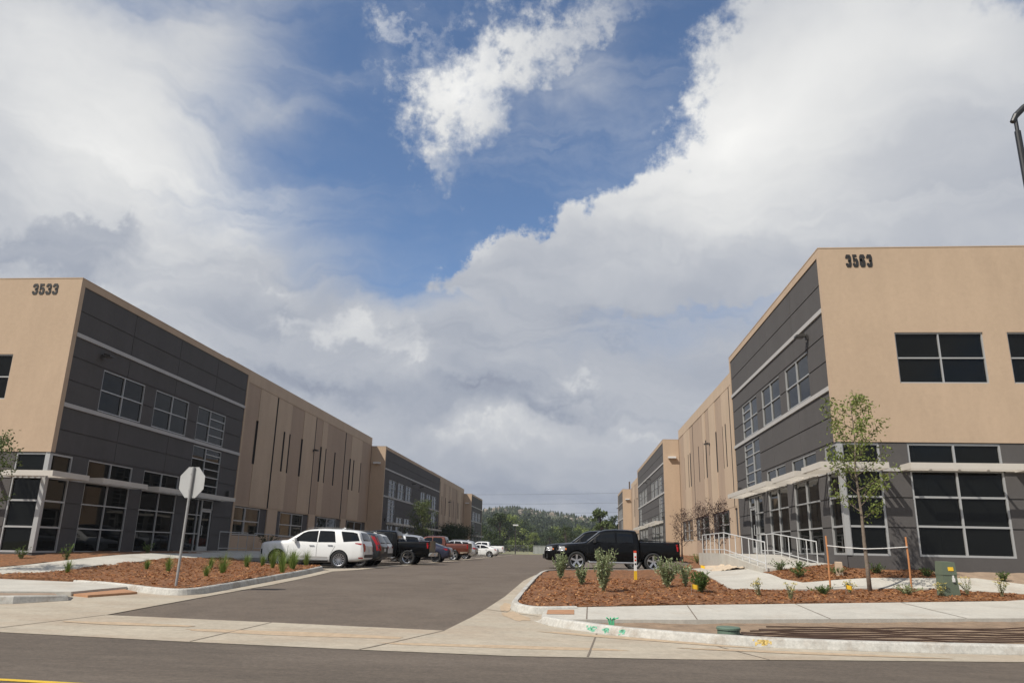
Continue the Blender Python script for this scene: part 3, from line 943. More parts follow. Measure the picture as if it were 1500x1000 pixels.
def building(label, loc, s, ys, number, num_u, num_w, num_h, lean):
    root = empty('office_building', loc, label, 'building')
    front = ys[0]
    Y = [y - front for y in ys]

    def street(u0, length, nominal, n0=0.0):
        sc = length / nominal
        return (lambda u, h, d: (s * (n0 - d), u0 + u * sc, h))
    BACK = 42.0
    # ---- first block
    P1 = street(0.0, Y[1], 16.4)
    F1 = lambda v, h, d: (-s * v, d, h)
    hol = suite(root, P1, lambda u: u, None, 0)
    hol.append((0.0, 1.4, 0.0, 3.66))
    regs = [(0.0, 16.4, 0, TOP, 0, 0), (0.0, 16.2, -0.7, 3.7, 0.0, 1), (0.25, 16.2, 0, BAND, 0.035, 1)]
    regs += joints((9.4, 7.52, 6.57, 4.6, 3.72, 1.86, 0.9), (), 0.25, 16.2, 0, BAND, 0.065)
    regs += joints((), (4.1, 8.2, 12.3), 0, 0, 3.72, BAND, 0.09)
    regs += [(a, b, c, d, None, None) for a, b, c, d in hol]
    mb = MB()
    relief(mb, P1, 0.0, 16.4, -0.7, TOP, regs, 0.0, 0)
    mb.build('street_wall', [M['tan'], M['grey']], root)
    for h in (5.5, 8.34):
        mb = MB()
        bar(mb, P1, 0.25, 16.2, h, h + 0.16, -0.02, 0.05)
        mb.build('light_strip', M['strip'], root)
    # front wall to the road
    regs = [(0.0, BACK, -0.7, 3.69, 0.03, 1)]
    regs += joints((1.86, 0.9), (), 1.4, BACK, 0, 0, 0.06)
    holes = [(0.0, 1.4, 0.0, 3.66)]
    for i in range(10):
        a = 2.32 + 3.74 * i
        if i % 5 == 4:
            continue
        holes.append((a, a + 2.95, 5.72, 7.53))
        holes.append((a - 0.02, a + 2.97, 0.0, 3.66))
        window(root, F1, a, a + 2.95, 5.72, 7.53, (a + 1.47,), (6.62,))
        window(root, F1, a - 0.02, a + 2.97, 0.0, 3.66, (a + 1.47,), (0.95, 1.89, 2.74), w=0.065)
        awning(root, F1, a - 0.35, a + 3.3)
    regs += [(a, b, c, d, None, None) for a, b, c, d in holes]
    mb = MB()
    relief(mb, F1, 0.0, BACK, -0.7, TOP, regs, 0.0, 0)
    mb.build('front_wall', [M['tan'], M['grey']], root)
    for f, a, b in ((F1, 1.42, 2.28), (P1, 1.42, 2.38)) + tuple((F1, 2.32 + 3.74 * i + 3.0, 2.32 + 3.74 * (i + 1) - 0.06) for i in range(3)):
        mb = MB()
        bar(mb, f, a, b, 2.72, 2.84, 0.0, 0.04)
        mb.build('light_strip', M['strip'], root)
    # glazed corner with its post
    window(root, P1, 0.16, 1.4, 0.0, 3.66, (), (0.92, 1.88, 2.74), w=0.065)
    window(root, F1, 0.16, 1.4, 0.0, 3.66, (), (0.92, 1.88, 2.74), w=0.065)
    mb = MB()
    mb.box(*sorted((-s * 0.02, -s * 0.19)), 0.02, 0.19, 0.0, 3.7)
    mb.build('corner_post', M['alu'], root)
    mb = MB()
    for f, lo in ((P1, -0.85), (F1, -0.85)):
        bar(mb, f, lo if f is P1 else lo + 0.05, 1.3, 2.72, 2.92, -0.85, -0.80)
        bar(mb, f, 1.25, 1.3, 2.72, 2.92, -0.80, -0.02)
        for i in range(0, 5):
            bar(mb, f, 0.05 + 0.25 * i, 0.09 + 0.25 * i, 2.74, 2.90, -0.80, -0.02)
    mb.build('awning', M['awning'], root)
    digits(root, number, F1 if s < 0 else (lambda v, h, d: F1(-v, h, d)), num_u, num_h[0], num_h[1] - num_h[0], num_w, lean)
    # ---- the rest of the street side
    REC = 1.53
    tops = []
    mids = ((Y[1], Y[2]), (Y[3], Y[4]))
    for (a, b) in mids:
        L_ = b - a
        P = street(a, L_, 34.7, -REC)
        tm = 11.55
        # panels 8.5 m wide; painted bands, shadow slots, low windows
        tones = ((0, 5.4), (11.4, 14.1), (17.0, 18.7), (20.0, 25.5), (25.5, 27.4), (31.1, 34.7))
        slots = (5.33, 10.25, 11.42, 14.02, 18.66, 20.0, 22.58, 27.33, 28.5, 31.05)
        wins = ((2.8, 7.55), (11.2, 16.0), (19.4, 24.7), (28.1, 33.2))
        regs = [(p, q, 2.87, 10.75, 0.0, 1) for p, q in tones]
        regs += [(p, q, -0.7, 2.87, 0.0, 1) for p, q in ((11.4, 14.1), (20.0, 25.5))]
        regs += [(p, q, 2.87, 10.75, 0.03, None) for p, q in tones]
        regs += [(0, 34.7, 10.73, 10.77, 0.03, None), (0, 34.7, 2.85, 2.88, 0.03, None), (0, 34.7, 0.93, 0.96, 0.02, None)]
        for j in (8.5, 17.0, 25.5):
            regs.append((j - 0.12, j + 0.12, 2.85, 10.75, 0.10, 3))
        regs += [(p - 0.16, p + 0.16, 5.6, 8.52, 0.12, 3) for p in slots]
        for p, q in wins:
            regs.append((p - 0.75, q + 1.1, 0.96, 2.79, 0.08, 2))
            regs.append((p, q, 1.0, 2.75, None, None))
            window(root, P, p, q, 1.0, 2.75, ((p + q) / 2 - 0.06, (p + q) / 2 + 0.06), (1.87,), w=0.07, dep=0.09)
        mb = MB()
        relief(mb, P, 0.0, 34.7, -0.9, tm, regs, 0.0, 0, hole=0.2)
        mb.build('street_wall', [M['tan_light'], M['tan_dark'], M['grey'], M['bronze']], root)
        wall_lamp(root, P, 16.75, 7.95, 1)
        mb = MB()
        x0, x1 = sorted((-s * (REC + 0.22), -s * BACK))
        mb.box(x0, x1, a, b, tm - 0.9, tm - 0.5)
        mb.build('roof', M['roof'], root)
        mb = MB()
        xa, xb = sorted((-s * (REC + 0.005), -s * (REC + 0.25)))
        mb.box(xa, xb, a + 0.01, b - 0.01, tm, tm + 0.03)
        for yy in (a, b):      # end faces of the tall middle part
            mb.quad((-s * REC, yy, 0), (-s * BACK, yy, 0), (-s * BACK, yy, tm), (-s * REC, yy, tm))
        mb.build('parapet', M['tan'], root)
    for (a, b, n_s) in ((Y[2], Y[3], 2), (Y[4], Y[5], 1)):
        L_ = b - a
        nom = 34.1 if n_s == 2 else 17.0
        P = street(a, L_, nom)
        hol = suite(root, P, lambda u: 16.55 - u, None, 1)
        if n_s == 2:
            hol += suite(root, P, lambda u: 17.55 + u, None, 2)
        regs = [(0.25, nom - 0.2, -0.7, BAND, 0.035, 1)]
        regs += joints((9.4, 7.52, 6.57, 4.6, 3.72, 1.86, 0.9), (), 0.25, nom - 0.2, 0, BAND, 0.065)
        regs += [(p, q, c, d, None, None) for p, q, c, d in hol]
        mb = MB()
        relief(mb, P, 0.0, nom, -0.9, TOP, regs, 0.0, 0)
        mb.build('street_wall', [M['tan'], M['grey']], root)
        for h in (5.5, 8.34):
            mb = MB()
            bar(mb, P, 0.25, nom - 0.2, h, h + 0.16, -0.02, 0.05)
            mb.build('light_strip', M['strip'], root)
        for yy in (a, b):
            mb = MB()
            mb.quad((0, yy, -0.9), (-s * 6, yy, -0.9), (-s * 6, yy, TOP), (0, yy, TOP))
            mb.build('return_wall', M['tan'], root)
        mb = MB()
        x0, x1 = sorted((-s * 0.45, -s * 1.2))
        mb.box(x0, x1, a - 0.35, a, 8.85, 9.02)
        f = mb.build('wall_light', M['white_metal'], root)
        g = MB()
        g.box(x0 + 0.04, x1 - 0.04, a - 0.31, a - 0.02, 8.83, 8.848)
        g.build('lens', M['lens'], f)
    for (a, b) in ((0.0, Y[1]), (Y[2], Y[3]), (Y[4], Y[5])):
        mb = MB()
        x0, x1 = sorted((-s * 0.25, -s * BACK))
        mb.box(x0, x1, a + 0.25, b - 0.01, TOP - 0.9, TOP - 0.5)
        mb.build('roof', M['roof'], root)
        mb = MB()
        x0, x1 = sorted((s * 0.012, -s * 0.25))
        mb.box(x0, x1, a - 0.012, b, TOP, TOP + 0.035)
        x0, x1 = sorted((-s * 0.251, -s * BACK))
        mb.box(x0, x1, a - 0.012, a + 0.25, TOP, TOP + 0.035)
        mb.quad((-s * 0.25, a + 0.25, TOP - 0.6), (-s * 0.25, b, TOP - 0.6), (-s * 0.25, b, TOP), (-s * 0.25, a + 0.25, TOP))
        mb.quad((-s * 0.25, a + 0.25, TOP - 0.6), (-s * BACK, a + 0.25, TOP - 0.6), (-s * BACK, a + 0.25, TOP), (-s * 0.25, a + 0.25, TOP))
        mb.build('parapet', M['tan'], root)
    mb = MB()
    mb.quad((-s * BACK, 0, -0.9), (-s * BACK, Y[5], -0.9), (-s * BACK, Y[5], TOP), (-s * BACK, 0, TOP))
    mb.quad((0, Y[5], -0.9), (-s * BACK, Y[5], -0.9), (-s * BACK, Y[5], TOP), (0, Y[5], TOP))
    mb.build('back_wall', M['tan_light'], root)
    return root


building('long tan and charcoal office building numbered 3533 on its shaded street side', (-19.82, 27.0, 0.40), 1,
         (27.0, 43.4, 78.1, 112.2, 148.0, 166.0), '3533', -2.06, 1.14, (10.02, 10.48), 0.0)
building('long tan and charcoal office building numbered 3563 with a railed ramp to its door', (8.88, 26.0, 0.93), -1,
         (26.0, 42.2, 74.8, 105.5, 137.5, 152.4), '3563', 0.93, 0.97, (9.97, 10.45), 0.0)

# ------------------------------------------------------------------ vehicles (nose towards -x, wheels on z = 0, length centred)
def paint(name, c, metal=0.0, rough=0.35, coat=0.6, spec=0.4):
    return mat(name, c, rough, metal=metal, coat=coat, spec=spec)


M['tyre'] = mat('tyre_rubber', (0.018, 0.018, 0.018), 0.85, var=0.2, vscale=20)
M['rim'] = mat('alloy_rim', (0.55, 0.55, 0.56), 0.28, metal=0.85)
M['dark_rim'] = mat('dark_rim', (0.05, 0.05, 0.055), 0.35, metal=0.7)
M['well'] = mat('black_trim', (0.012, 0.012, 0.012), 0.8)
M['trim'] = mat('black_plastic', (0.022, 0.022, 0.023), 0.55)
M['chrome'] = mat('chrome', (0.75, 0.75, 0.76), 0.12, metal=1.0)
M['car_glass'] = mat('tinted_glass', (0.006, 0.007, 0.008), 0.03, spec=0.35)
M['red_lens'] = mat('red_lens', (0.32, 0.006, 0.008), 0.12, spec=0.6)
M['clear_lens'] = mat('clear_lens', (0.34, 0.34, 0.34), 0.12, spec=0.7)
M['amber'] = mat('amber_lens', (0.6, 0.16, 0.02), 0.2)
M['plate'] = mat('number_plate', (0.6, 0.61, 0.62), 0.5)
M['seam'] = mat('panel_gap', (0.004, 0.004, 0.004), 0.9)


def evaluated(ob):
    dg = bpy.context.evaluated_depsgraph_get()
    dg.update()
    me = bpy.data.meshes.new_from_object(ob.evaluated_get(dg))
    old = ob.data
    ob.modifiers.clear()
    ob.data = me
    bpy.data.meshes.remove(old)


def loft_body(S):
    """one closed skin from plan, profile and section rules"""
    xs = set()
    for key in ('top', 'belt', 'wid', 'bot'):
        xs |= {round(p[0], 3) for p in S[key]}
    L = S['L']
    k = 0.0
    while k < L:
        xs.add(round(k, 3))
        k += 0.22
    xs = sorted(x for x in xs if 0 <= x <= L)
    ys = [xs[0]]
    for x in xs[1:]:
        if x - ys[-1] > 0.035:
            ys.append(x)
    rings = []
    for x in ys:
        T = lerp(*zip(*S['top']), x)
        B = min(lerp(*zip(*S['belt']), x), T - 0.02)
        w = lerp(*zip(*S['wid']), x)
        zb = lerp(*zip(*S['bot']), x)
        t = min(1.0, max(0.0, (T - B - 0.03) / 0.32))
        tum = S.get('tumble', 0.30)
        wr = w * 0.955 - (T - B) * tum
        H = B - zb
        ring = [(0, zb), (w * 0.80, zb), (w * 0.955, zb + 0.05), (w * 0.995, zb + H * 0.30), (w, zb + H * 0.58), (w * 0.985, B - H * 0.13), (w * 0.962, B - 0.012)]
        hood = [(w * 0.90, B + (T - B) * 0.55), (w * 0.72, B + (T - B) * 0.92), (w * 0.40, T), (0, T + 0.012)]
        cab = [(wr + 0.035, T - 0.11), (wr - 0.055, T - 0.028), (wr * 0.55, T + 0.004), (0, T + 0.014)]
        up = [(hood[i][0] * (1 - t) + cab[i][0] * t, hood[i][1] * (1 - t) + cab[i][1] * t) for i in range(4)]
        rings.append((x, ring[:6] + [ring[6]] + up))
    n = len(rings[0][1])
    mb = MB()
    full = 2 * n - 2
    for x, r_ in rings:
        for (y, z) in r_:
            mb.v.append((x - L / 2, -y, z))
        for (y, z) in r_[-2:0:-1]:
            mb.v.append((x - L / 2, y, z))
    for i in range(len(rings) - 1):
        for k in range(full):
            k2 = (k + 1) % full
            mb.f.append([i * full + k, i * full + k2, (i + 1) * full + k2, (i + 1) * full + k])
            mb.m.append(0)
    for e, rev in ((0, False), ((len(rings) - 1) * full, True)):
        for k in range(n - 1):          # end caps in strips so that they subdivide cleanly
            a, b = e + k, e + k + 1
            c, d = e + (full - k - 1) % full if k + 1 < n - 1 else e + k + 1, e + (full - k) % full
            q = [a, b, c, d]
            q = [v for j, v in enumerate(q) if v not in q[:j]]
            if len(q) >= 3:
                mb.f.append(q if rev else q[::-1])
                mb.m.append(0)
    return mb


def arch_cut(body, L, axles, r, depth, half_w):
    me = MB()
    for ax in axles:
        for s in (-1, 1):
            pr = [(0.001, 0), (r, 0), (r, depth), (0.001, depth)]
            y0 = s * (half_w + 0.25)
            me.lathe(pr, 28, lambda a, b, z, ax=ax, s=s, y0=y0: (ax - L / 2 + a, y0 - s * z, b + S_WHEEL[0]))
    cut = me.build('cutter', M['well'])
    bm = bmesh.new()
    bm.from_mesh(cut.data)
    bmesh.ops.remove_doubles(bm, verts=bm.verts, dist=0.003)
    bmesh.ops.recalc_face_normals(bm, faces=bm.faces)
    bm.to_mesh(cut.data)
    bm.free()
    md = body.modifiers.new('arches', 'BOOLEAN')
    md.operation = 'DIFFERENCE'
    md.solver = 'EXACT'
    md.object = cut
    md.material_mode = 'TRANSFER'
    evaluated(body)
    bpy.data.objects.remove(cut)


S_WHEEL = [0.38]


def patch(bvh, poly, axis, sgn, off, name, m, parent, fine=0.10, both=False):
    """a panel that lies on the body: an outline in side view (x, z) or end view (y, z), thrown onto the skin"""
    bm = bmesh.new()
    pts = []
    for i in range(len(poly)):
        a, b = Vector(poly[i]), Vector(poly[(i + 1) % len(poly)])
        n = max(1, int((b - a).length / fine))
        pts += [a.lerp(b, k / n) for k in range(n)]
    tri = tessellate_polygon([[Vector((p.x, p.y, 0)) for p in pts]])
    vs = [bm.verts.new((p.x, p.y, 0)) for p in pts]
    for t in tri:
        try:
            bm.faces.new([vs[i] for i in t])
        except ValueError:
            pass
    for _ in range(3):
        ed = [e for e in bm.edges if e.calc_length() > fine * 1.7]
        if not ed:
            break
        bmesh.ops.subdivide_edges(bm, edges=ed, cuts=1)
        bmesh.ops.triangulate(bm, faces=bm.faces)
    last = None
    miss = []
    for v in bm.verts:
        a, b = v.co.x, v.co.y
        if axis == 'y':
            o, d = Vector((a, sgn * 4, b)), Vector((0, -sgn, 0))
        elif axis == 'x':
            o, d = Vector((sgn * 6, a, b)), Vector((-sgn, 0, 0))
        else:
            o, d = Vector((a, b, 5)), Vector((0, 0, -1))
        h = bvh.ray_cast(o, d)
        if h[0] is None:
            h = bvh.find_nearest(o.lerp(Vector((o.x, 0, o.z)) if axis == 'y' else Vector((0, o.y, o.z)), 0.6))
        nn = h[1] if h[1].dot(d) < 0 else -h[1]
        v.co = h[0] + (nn * 0.6 - d * 0.4) * off
    me = bpy.data.meshes.new(name)
    bm.to_mesh(me)
    bm.free()
    me.materials.append(m)
    me.polygons.foreach_set('use_smooth', [True] * len(me.polygons))
    ob = bpy.data.objects.new(name, me)
    COL.objects.link(ob)
    ob.parent = parent
    return ob


def strip_line(a, b, w=0.014):
    a, b = Vector(a), Vector(b)
    d = (b - a).normalized()
    n = Vector((-d.y, d.x)) * w / 2
    return [tuple(a + n), tuple(b + n), tuple(b - n), tuple(a - n)]


def wheel(root, x, y, r, width, s, spokes, rim_m, rim_f=0.70):
    fr = lambda a, b, z: (x + a, y + s * z, r + b)
    t = MB()
    h = width / 2
    rr = r * rim_f
    t.lathe([(rr, -h * 0.9), (r * 0.93, -h), (r * 0.985, -h * 0.8), (r, -h * 0.5), (r, h * 0.5), (r * 0.985, h * 0.8), (r * 0.94, h), (r * 0.86, h * 1.02), (rr + 0.012, h * 0.93), (rr, h * 0.8), (rr * 0.97, h * 0.2), (rr * 0.97, -h)], 30, fr)
    w = t.build('wheel', M['tyre'], root, smooth=True)
    m = MB()
    m.lathe([(rr, h * 0.86), (rr * 0.93, h * 0.80), (rr * 0.91, h * 0.2)], 30, fr)
    m.lathe([(0.001, h * 0.30), (rr * 0.92, h * 0.18)], 24, fr, 1)
    for k in range(spokes):
        a = 2 * math.pi * k / spokes + 0.3
        ca, sa = math.cos(a), math.sin(a)
        w0, w1 = (0.26 * rr, 0.34 * rr) if spokes <= 6 else (0.07 * rr, 0.13 * rr)
        P = []
        for zf in (0.80, 0.45):
            for (q, ww) in ((0.12 * rr, w0), (0.95 * rr, w1)):
                zz = h * (zf - (0.12 if q < 0.5 * rr else 0.0))
                for e in (-0.5, 0.5):
                    P.append(fr(q * ca - e * ww * sa, q * sa + e * ww * ca, zz))
        m.hexa([P[0], P[1], P[3], P[2], P[4], P[5], P[7], P[6]])
    m.lathe([(0.001, h * 0.78), (rr * 0.16, h * 0.78), (rr * 0.2, h * 0.5)], 12, fr)
    m.build('rim', [rim_m, M['well']], w)


def finish_body(S, pm, root):
    mb = loft_body(S)
    body = mb.build('body', [pm, M['well']], root, smooth=True)
    sm = body.modifiers.new('s', 'SUBSURF')
    sm.levels = 2
    sm.render_levels = 2
    evaluated(body)
    S_WHEEL[0] = S['r']
    hw = max(p[1] for p in S['wid'])
    arch_cut(body, S['L'], S['axles'], S['r'] * S.get('arch', 1.16), 0.62, hw)
    for i, m in enumerate((pm, M['well'])):
        if len(body.data.materials) <= i:
            body.data.materials.append(m)
    body.data.polygons.foreach_set('use_smooth', [True] * len(body.data.polygons))
    bm = bmesh.new()
    bm.from_mesh(body.data)
    for e in bm.edges:
        if len(e.link_faces) == 2 and e.calc_face_angle(0) > 0.7:
            e.smooth = False
    bm.to_mesh(body.data)
    bvh = BVHTree.FromBMesh(bm)
    bm.free()
    return body, bvh


def common(S, root, bvh):
    L = S['L']
    hw = max(p[1] for p in S['wid'])
    X = lambda x: x - L / 2
    for ax in S['axles']:
        for s in (-1, 1):
            wheel(root, X(ax), s * (hw - S['tw'] / 2 - 0.015), S['r'], S['tw'], s, S['spokes'], S['rim'])
    for s in (-1, 1):
        for poly in S['windows']:
            patch(bvh, [(X(x), z) for x, z in poly], 'y', s, 0.006, 'side_window', M['car_glass'], root)
        for ln in S['seams']:
            for i in range(len(ln) - 1):
                pass
        sb = [patch(bvh, [(X(x), z) for x, z in strip_line(ln[i], ln[i + 1])], 'y', s, 0.003, 'door_seam', M['seam'], None, 0.15) for ln in S['seams'] for i in range(len(ln) - 1)]
        join(sb, 'door_seam', root)
        for (x, z) in S['handles']:
            mb = MB()
            h = bvh.ray_cast(Vector((X(x), s * 4, z)), Vector((0, -s, 0)))
            y = h[0].y
            mb.box(X(x) - 0.11, X(x) + 0.11, *sorted((y + s * 0.02, y + s * 0.042)), z - 0.018, z + 0.018)
            mb.box(X(x) - 0.11, X(x) - 0.08, *sorted((y - s * 0.01, y + s * 0.03)), z - 0.014, z + 0.014)
            mb.box(X(x) + 0.08, X(x) + 0.11, *sorted((y - s * 0.01, y + s * 0.03)), z - 0.014, z + 0.014)
            mb.build('door_handle', S['handle_m'], root)
        # mirror
        x, z, w_, h_ = S['mirror']
        y = bvh.ray_cast(Vector((X(x), s * 4, z)), Vector((0, -s, 0)))[0].y
        mb = MB()
        mb.hexa([(X(x) - 0.07, y - s * 0.03, z), (X(x) + 0.07, y - s * 0.03, z), (X(x) + 0.07, y - s * 0.03, z + 0.08), (X(x) - 0.07, y - s * 0.03, z + 0.08),
                 (X(x) - 0.04, y + s * 0.10, z + 0.02), (X(x) + 0.06, y + s * 0.10, z + 0.02), (X(x) + 0.06, y + s * 0.10, z + 0.09), (X(x) - 0.04, y + s * 0.10, z + 0.09)])
        mb.hexa([(X(x) - 0.05, y + s * 0.06, z - 0.01), (X(x) + 0.08, y + s * 0.06, z - 0.01), (X(x) + 0.08, y + s * 0.06, z + h_), (X(x) - 0.02, y + s * 0.06, z + h_),
                 (X(x) - 0.03, y + s * (0.06 + w_), z + 0.01), (X(x) + 0.06, y + s * (0.06 + w_), z + 0.01), (X(x) + 0.06, y + s * (0.06 + w_), z + h_ - 0.02), (X(x) - 0.01, y + s * (0.06 + w_), z + h_ - 0.02)])
        mb.build('wing_mirror', S['mirror_m'], root)
        for (nm, poly, mm) in S['side_patches']:
            patch(bvh, [(X(x), z) for x, z in poly], 'y', s, 0.008, nm, mm, root)
    for (nm, poly, mm, end) in S['end_patches']:
        sides = (-1, 1) if poly[0][0] > 0.1 and all(p[0] > 0 for p in poly) else (0,)
        for q in sides:
            pp = poly if q == 0 else [(q * y, z) for y, z in poly]
            patch(bvh, pp, 'x', end, 0.008, nm, mm, root)


def join(obs, name, parent):
    mb = MB()
    for o in obs:
        mb.add([v.co[:] for v in o.data.vertices], [list(p.vertices) for p in o.data.polygons])
        bpy.data.objects.remove(o)
    return mb.build(name, M['seam'], parent)


def suv(label, cat, pm, loc, rz=0.0, kind='large', group='vehicles parked in a row by the left building'):
    root = empty('parked_car', (0, 0, 0), label, cat, group)
    if kind == 'large':       # tall three-row sport utility
        S = dict(L=4.98, r=0.385, tw=0.25, axles=(0.92, 3.82), spokes=14, rim=M['rim'], arch=1.13,
                 top=[(0, 0.82), (0.03, 1.02), (0.11, 1.10), (0.5, 1.165), (1.05, 1.20), (1.28, 1.22), (1.75, 1.50), (2.02, 1.645), (2.3, 1.71), (2.9, 1.745), (3.7, 1.735), (4.35, 1.69), (4.62, 1.65), (4.70, 1.55), (4.80, 1.30), (4.90, 1.10), (4.96, 0.98), (4.98, 0.70)],
                 belt=[(0, 0.78), (0.11, 1.02), (0.6, 1.07), (1.3, 1.10), (3.0, 1.13), (4.6, 1.17), (4.85, 1.12), (4.98, 0.66)],
                 wid=[(0, 0.70), (0.06, 0.82), (0.2, 0.91), (0.5, 0.965), (1.2, 0.975), (3.4, 0.985), (4.4, 0.965), (4.8, 0.92), (4.92, 0.87), (4.98, 0.80)],
                 bot=[(0, 0.32), (0.3, 0.24), (1.2, 0.23), (3.6, 0.24), (4.6, 0.30), (4.98, 0.42)], tumble=0.27,
                 windows=[[(1.55, 1.17), (2.02, 1.53), (2.26, 1.615), (2.74, 1.645), (2.74, 1.13)], [(2.79, 1.13), (2.79, 1.645), (3.35, 1.64), (3.50, 1.62), (3.62, 1.14)], [(3.80, 1.63), (4.35, 1.60), (4.66, 1.53), (4.80, 1.22), (3.98, 1.16)]],
                 seams=[[(1.42, 1.12), (1.40, 0.55), (1.50, 0.36)], [(2.76, 1.15), (2.76, 0.36)], [(3.62, 1.16), (3.60, 0.95), (3.42, 0.60), (3.32, 0.36)], [(1.5, 0.36), (3.32, 0.36)]],
                 handles=((2.52, 0.985), (3.38, 1.01)), handle_m=M['chrome'], mirror=(1.72, 1.14, 0.17, 0.17), mirror_m=pm,
                 side_patches=[('wheel_trim', [(1.5, 0.47), (1.72, 0.53), (3.30, 0.50), (3.32, 0.44), (1.6, 0.42)], M['strip']), ('lower_trim', [(1.42, 0.33), (3.34, 0.33), (3.34, 0.27), (1.42, 0.27)], M['trim']),
                               ('headlight', [(0.10, 0.78), (0.19, 0.80), (0.19, 0.55), (0.12, 0.56)], M['trim']), ('taillight', [(4.52, 1.13), (4.93, 1.11), (4.95, 0.76), (4.82, 0.72), (4.80, 1.04), (4.54, 1.09)], M['red_lens']),
                               ('reflector', [(4.70, 0.50), (4.90, 0.50), (4.90, 0.44), (4.72, 0.44)], M['red_lens'])],
                 end_patches=[('windscreen', [(-0.74, 1.24), (0.74, 1.24), (0.60, 1.66), (-0.60, 1.66)], M['car_glass'], -1), ('rear_window', [(-0.64, 1.22), (0.64, 1.22), (0.56, 1.58), (-0.56, 1.58)], M['car_glass'], 1),
                              ('grille', [(-0.52, 0.60), (0.52, 0.60), (0.60, 0.93), (-0.60, 0.93)], M['chrome'], -1), ('taillight', [(0.62, 1.10), (0.84, 1.10), (0.83, 0.74), (0.66, 0.74)], M['red_lens'], 1),
                              ('number_plate', [(-0.18, 0.72), (0.18, 0.72), (0.18, 0.88), (-0.18, 0.88)], M['plate'], 1), ('lower_trim', [(-0.78, 0.48), (0.78, 0.48), (0.74, 0.62), (-0.74, 0.62)], M['trim'], 1)])
    else:                     # mid-size crossover: 'tall' lamps up the pillars or 'split' lamps across the gate
        S = dict(L=4.60, r=0.365, tw=0.23, axles=(0.90, 3.56), spokes=10, rim=M['rim'] if kind == 'split' else M['dark_rim'], arch=1.14,
                 top=[(0, 0.70), (0.05, 0.90), (0.18, 0.99), (0.6, 1.08), (1.05, 1.14), (1.6, 1.45), (1.95, 1.62), (2.3, 1.68), (2.9, 1.70), (3.6, 1.67), (4.08, 1.62), (4.22, 1.54), (4.42, 1.22), (4.52, 1.08), (4.58, 0.95), (4.60, 0.70)],
                 belt=[(0, 0.66), (0.18, 0.93), (1.1, 1.06), (3.0, 1.11), (4.2, 1.16), (4.5, 1.06), (4.60, 0.66)],
                 wid=[(0, 0.66), (0.06, 0.78), (0.2, 0.87), (0.5, 0.915), (1.2, 0.925), (3.2, 0.93), (4.1, 0.91), (4.45, 0.86), (4.60, 0.74)],
                 bot=[(0, 0.32), (0.3, 0.24), (1.2, 0.22), (3.4, 0.23), (4.3, 0.32), (4.60, 0.45)], tumble=0.29,
                 windows=[[(1.45, 1.15), (1.90, 1.48), (2.18, 1.57), (2.45, 1.585), (2.45, 1.13)], [(2.52, 1.13), (2.52, 1.585), (3.05, 1.57), (3.30, 1.18)], [(3.40, 1.19), (3.20, 1.55), (3.72, 1.52), (3.92, 1.34), (3.92, 1.26)]],
                 seams=[[(1.30, 1.08), (1.28, 0.55), (1.38, 0.35)], [(2.48, 1.12), (2.48, 0.35)], [(3.34, 1.15), (3.22, 0.80), (3.05, 0.35)], [(1.38, 0.35), (3.05, 0.35)]],
                 handles=((2.26, 0.98), (3.08, 1.0)), handle_m=pm, mirror=(1.55, 1.10, 0.16, 0.15), mirror_m=pm,
                 side_patches=[('lower_trim', [(1.30, 0.36), (3.08, 0.36), (3.08, 0.26), (1.30, 0.26)], M['trim']), ('headlight', [(0.08, 0.84), (0.52, 0.95), (0.50, 0.86), (0.10, 0.73)], M['clear_lens'])]
                 + ([('taillight', [(4.00, 1.50), (4.16, 1.50), (4.38, 1.16), (4.52, 1.00), (4.50, 0.78), (4.36, 0.78), (4.30, 1.08)], M['red_lens'])] if kind == 'tall' else [('taillight', [(4.15, 1.04), (4.54, 1.06), (4.57, 0.90), (4.36, 0.88)], M['red_lens'])]),
                 end_patches=[('windscreen', [(-0.70, 1.18), (0.70, 1.18), (0.58, 1.56), (-0.58, 1.56)], M['car_glass'], -1), ('rear_window', [(-0.62, 1.14), (0.62, 1.14), (0.54, 1.52), (-0.54, 1.52)], M['car_glass'], 1),
                              ('grille', [(-0.48, 0.62), (0.48, 0.62), (0.52, 0.84), (-0.52, 0.84)], M['trim'], -1), ('number_plate', [(-0.18, 0.74), (0.18, 0.74), (0.18, 0.90), (-0.18, 0.90)], M['plate'], 1),
                              ('lower_trim', [(-0.70, 0.47), (0.70, 0.47), (0.68, 0.66), (-0.68, 0.66)], M['trim'], 1)]
                 + ([('taillight', [(0.60, 1.46), (0.70, 1.42), (0.82, 1.04), (0.80, 0.78), (0.68, 0.80), (0.70, 1.06)], M['red_lens'], 1)] if kind == 'tall' else [('taillight', [(0.34, 1.00), (0.82, 1.04), (0.82, 0.88), (0.42, 0.92)], M['red_lens'], 1)]))
    body, bvh = finish_body(S, pm, root)
    common(S, root, bvh)
    L = S['L']
    mb = MB()
    z0 = max(p[1] for p in S['top'])
    for s in (-1, 1):
        rails = [(x - L / 2, s * 0.60, z) for x, z in ((2.15, z0 - 0.035), (2.3, z0 + 0.02), (3.0, z0 + 0.045), (3.8, z0 + 0.03), (4.05, z0 - 0.03))]
        m1 = MB()
        m1.tube(rails, 0.018, 6)
        m1.build('roof_rail', M['trim'], root)
    mb.hexa([(3.55 - L / 2, -0.015, z0 - 0.03), (3.78 - L / 2, -0.03, z0 - 0.03), (3.78 - L / 2, 0.03, z0 - 0.03), (3.55 - L / 2, 0.015, z0 - 0.03), (3.68 - L / 2, -0.005, z0 + 0.07), (3.76 - L / 2, -0.008, z0 + 0.07), (3.76 - L / 2, 0.008, z0 + 0.07), (3.68 - L / 2, 0.005, z0 + 0.07)])
    mb.build('aerial', pm, root)
    root.location = loc
    root.rotation_euler = (0, 0, rz)
    return root


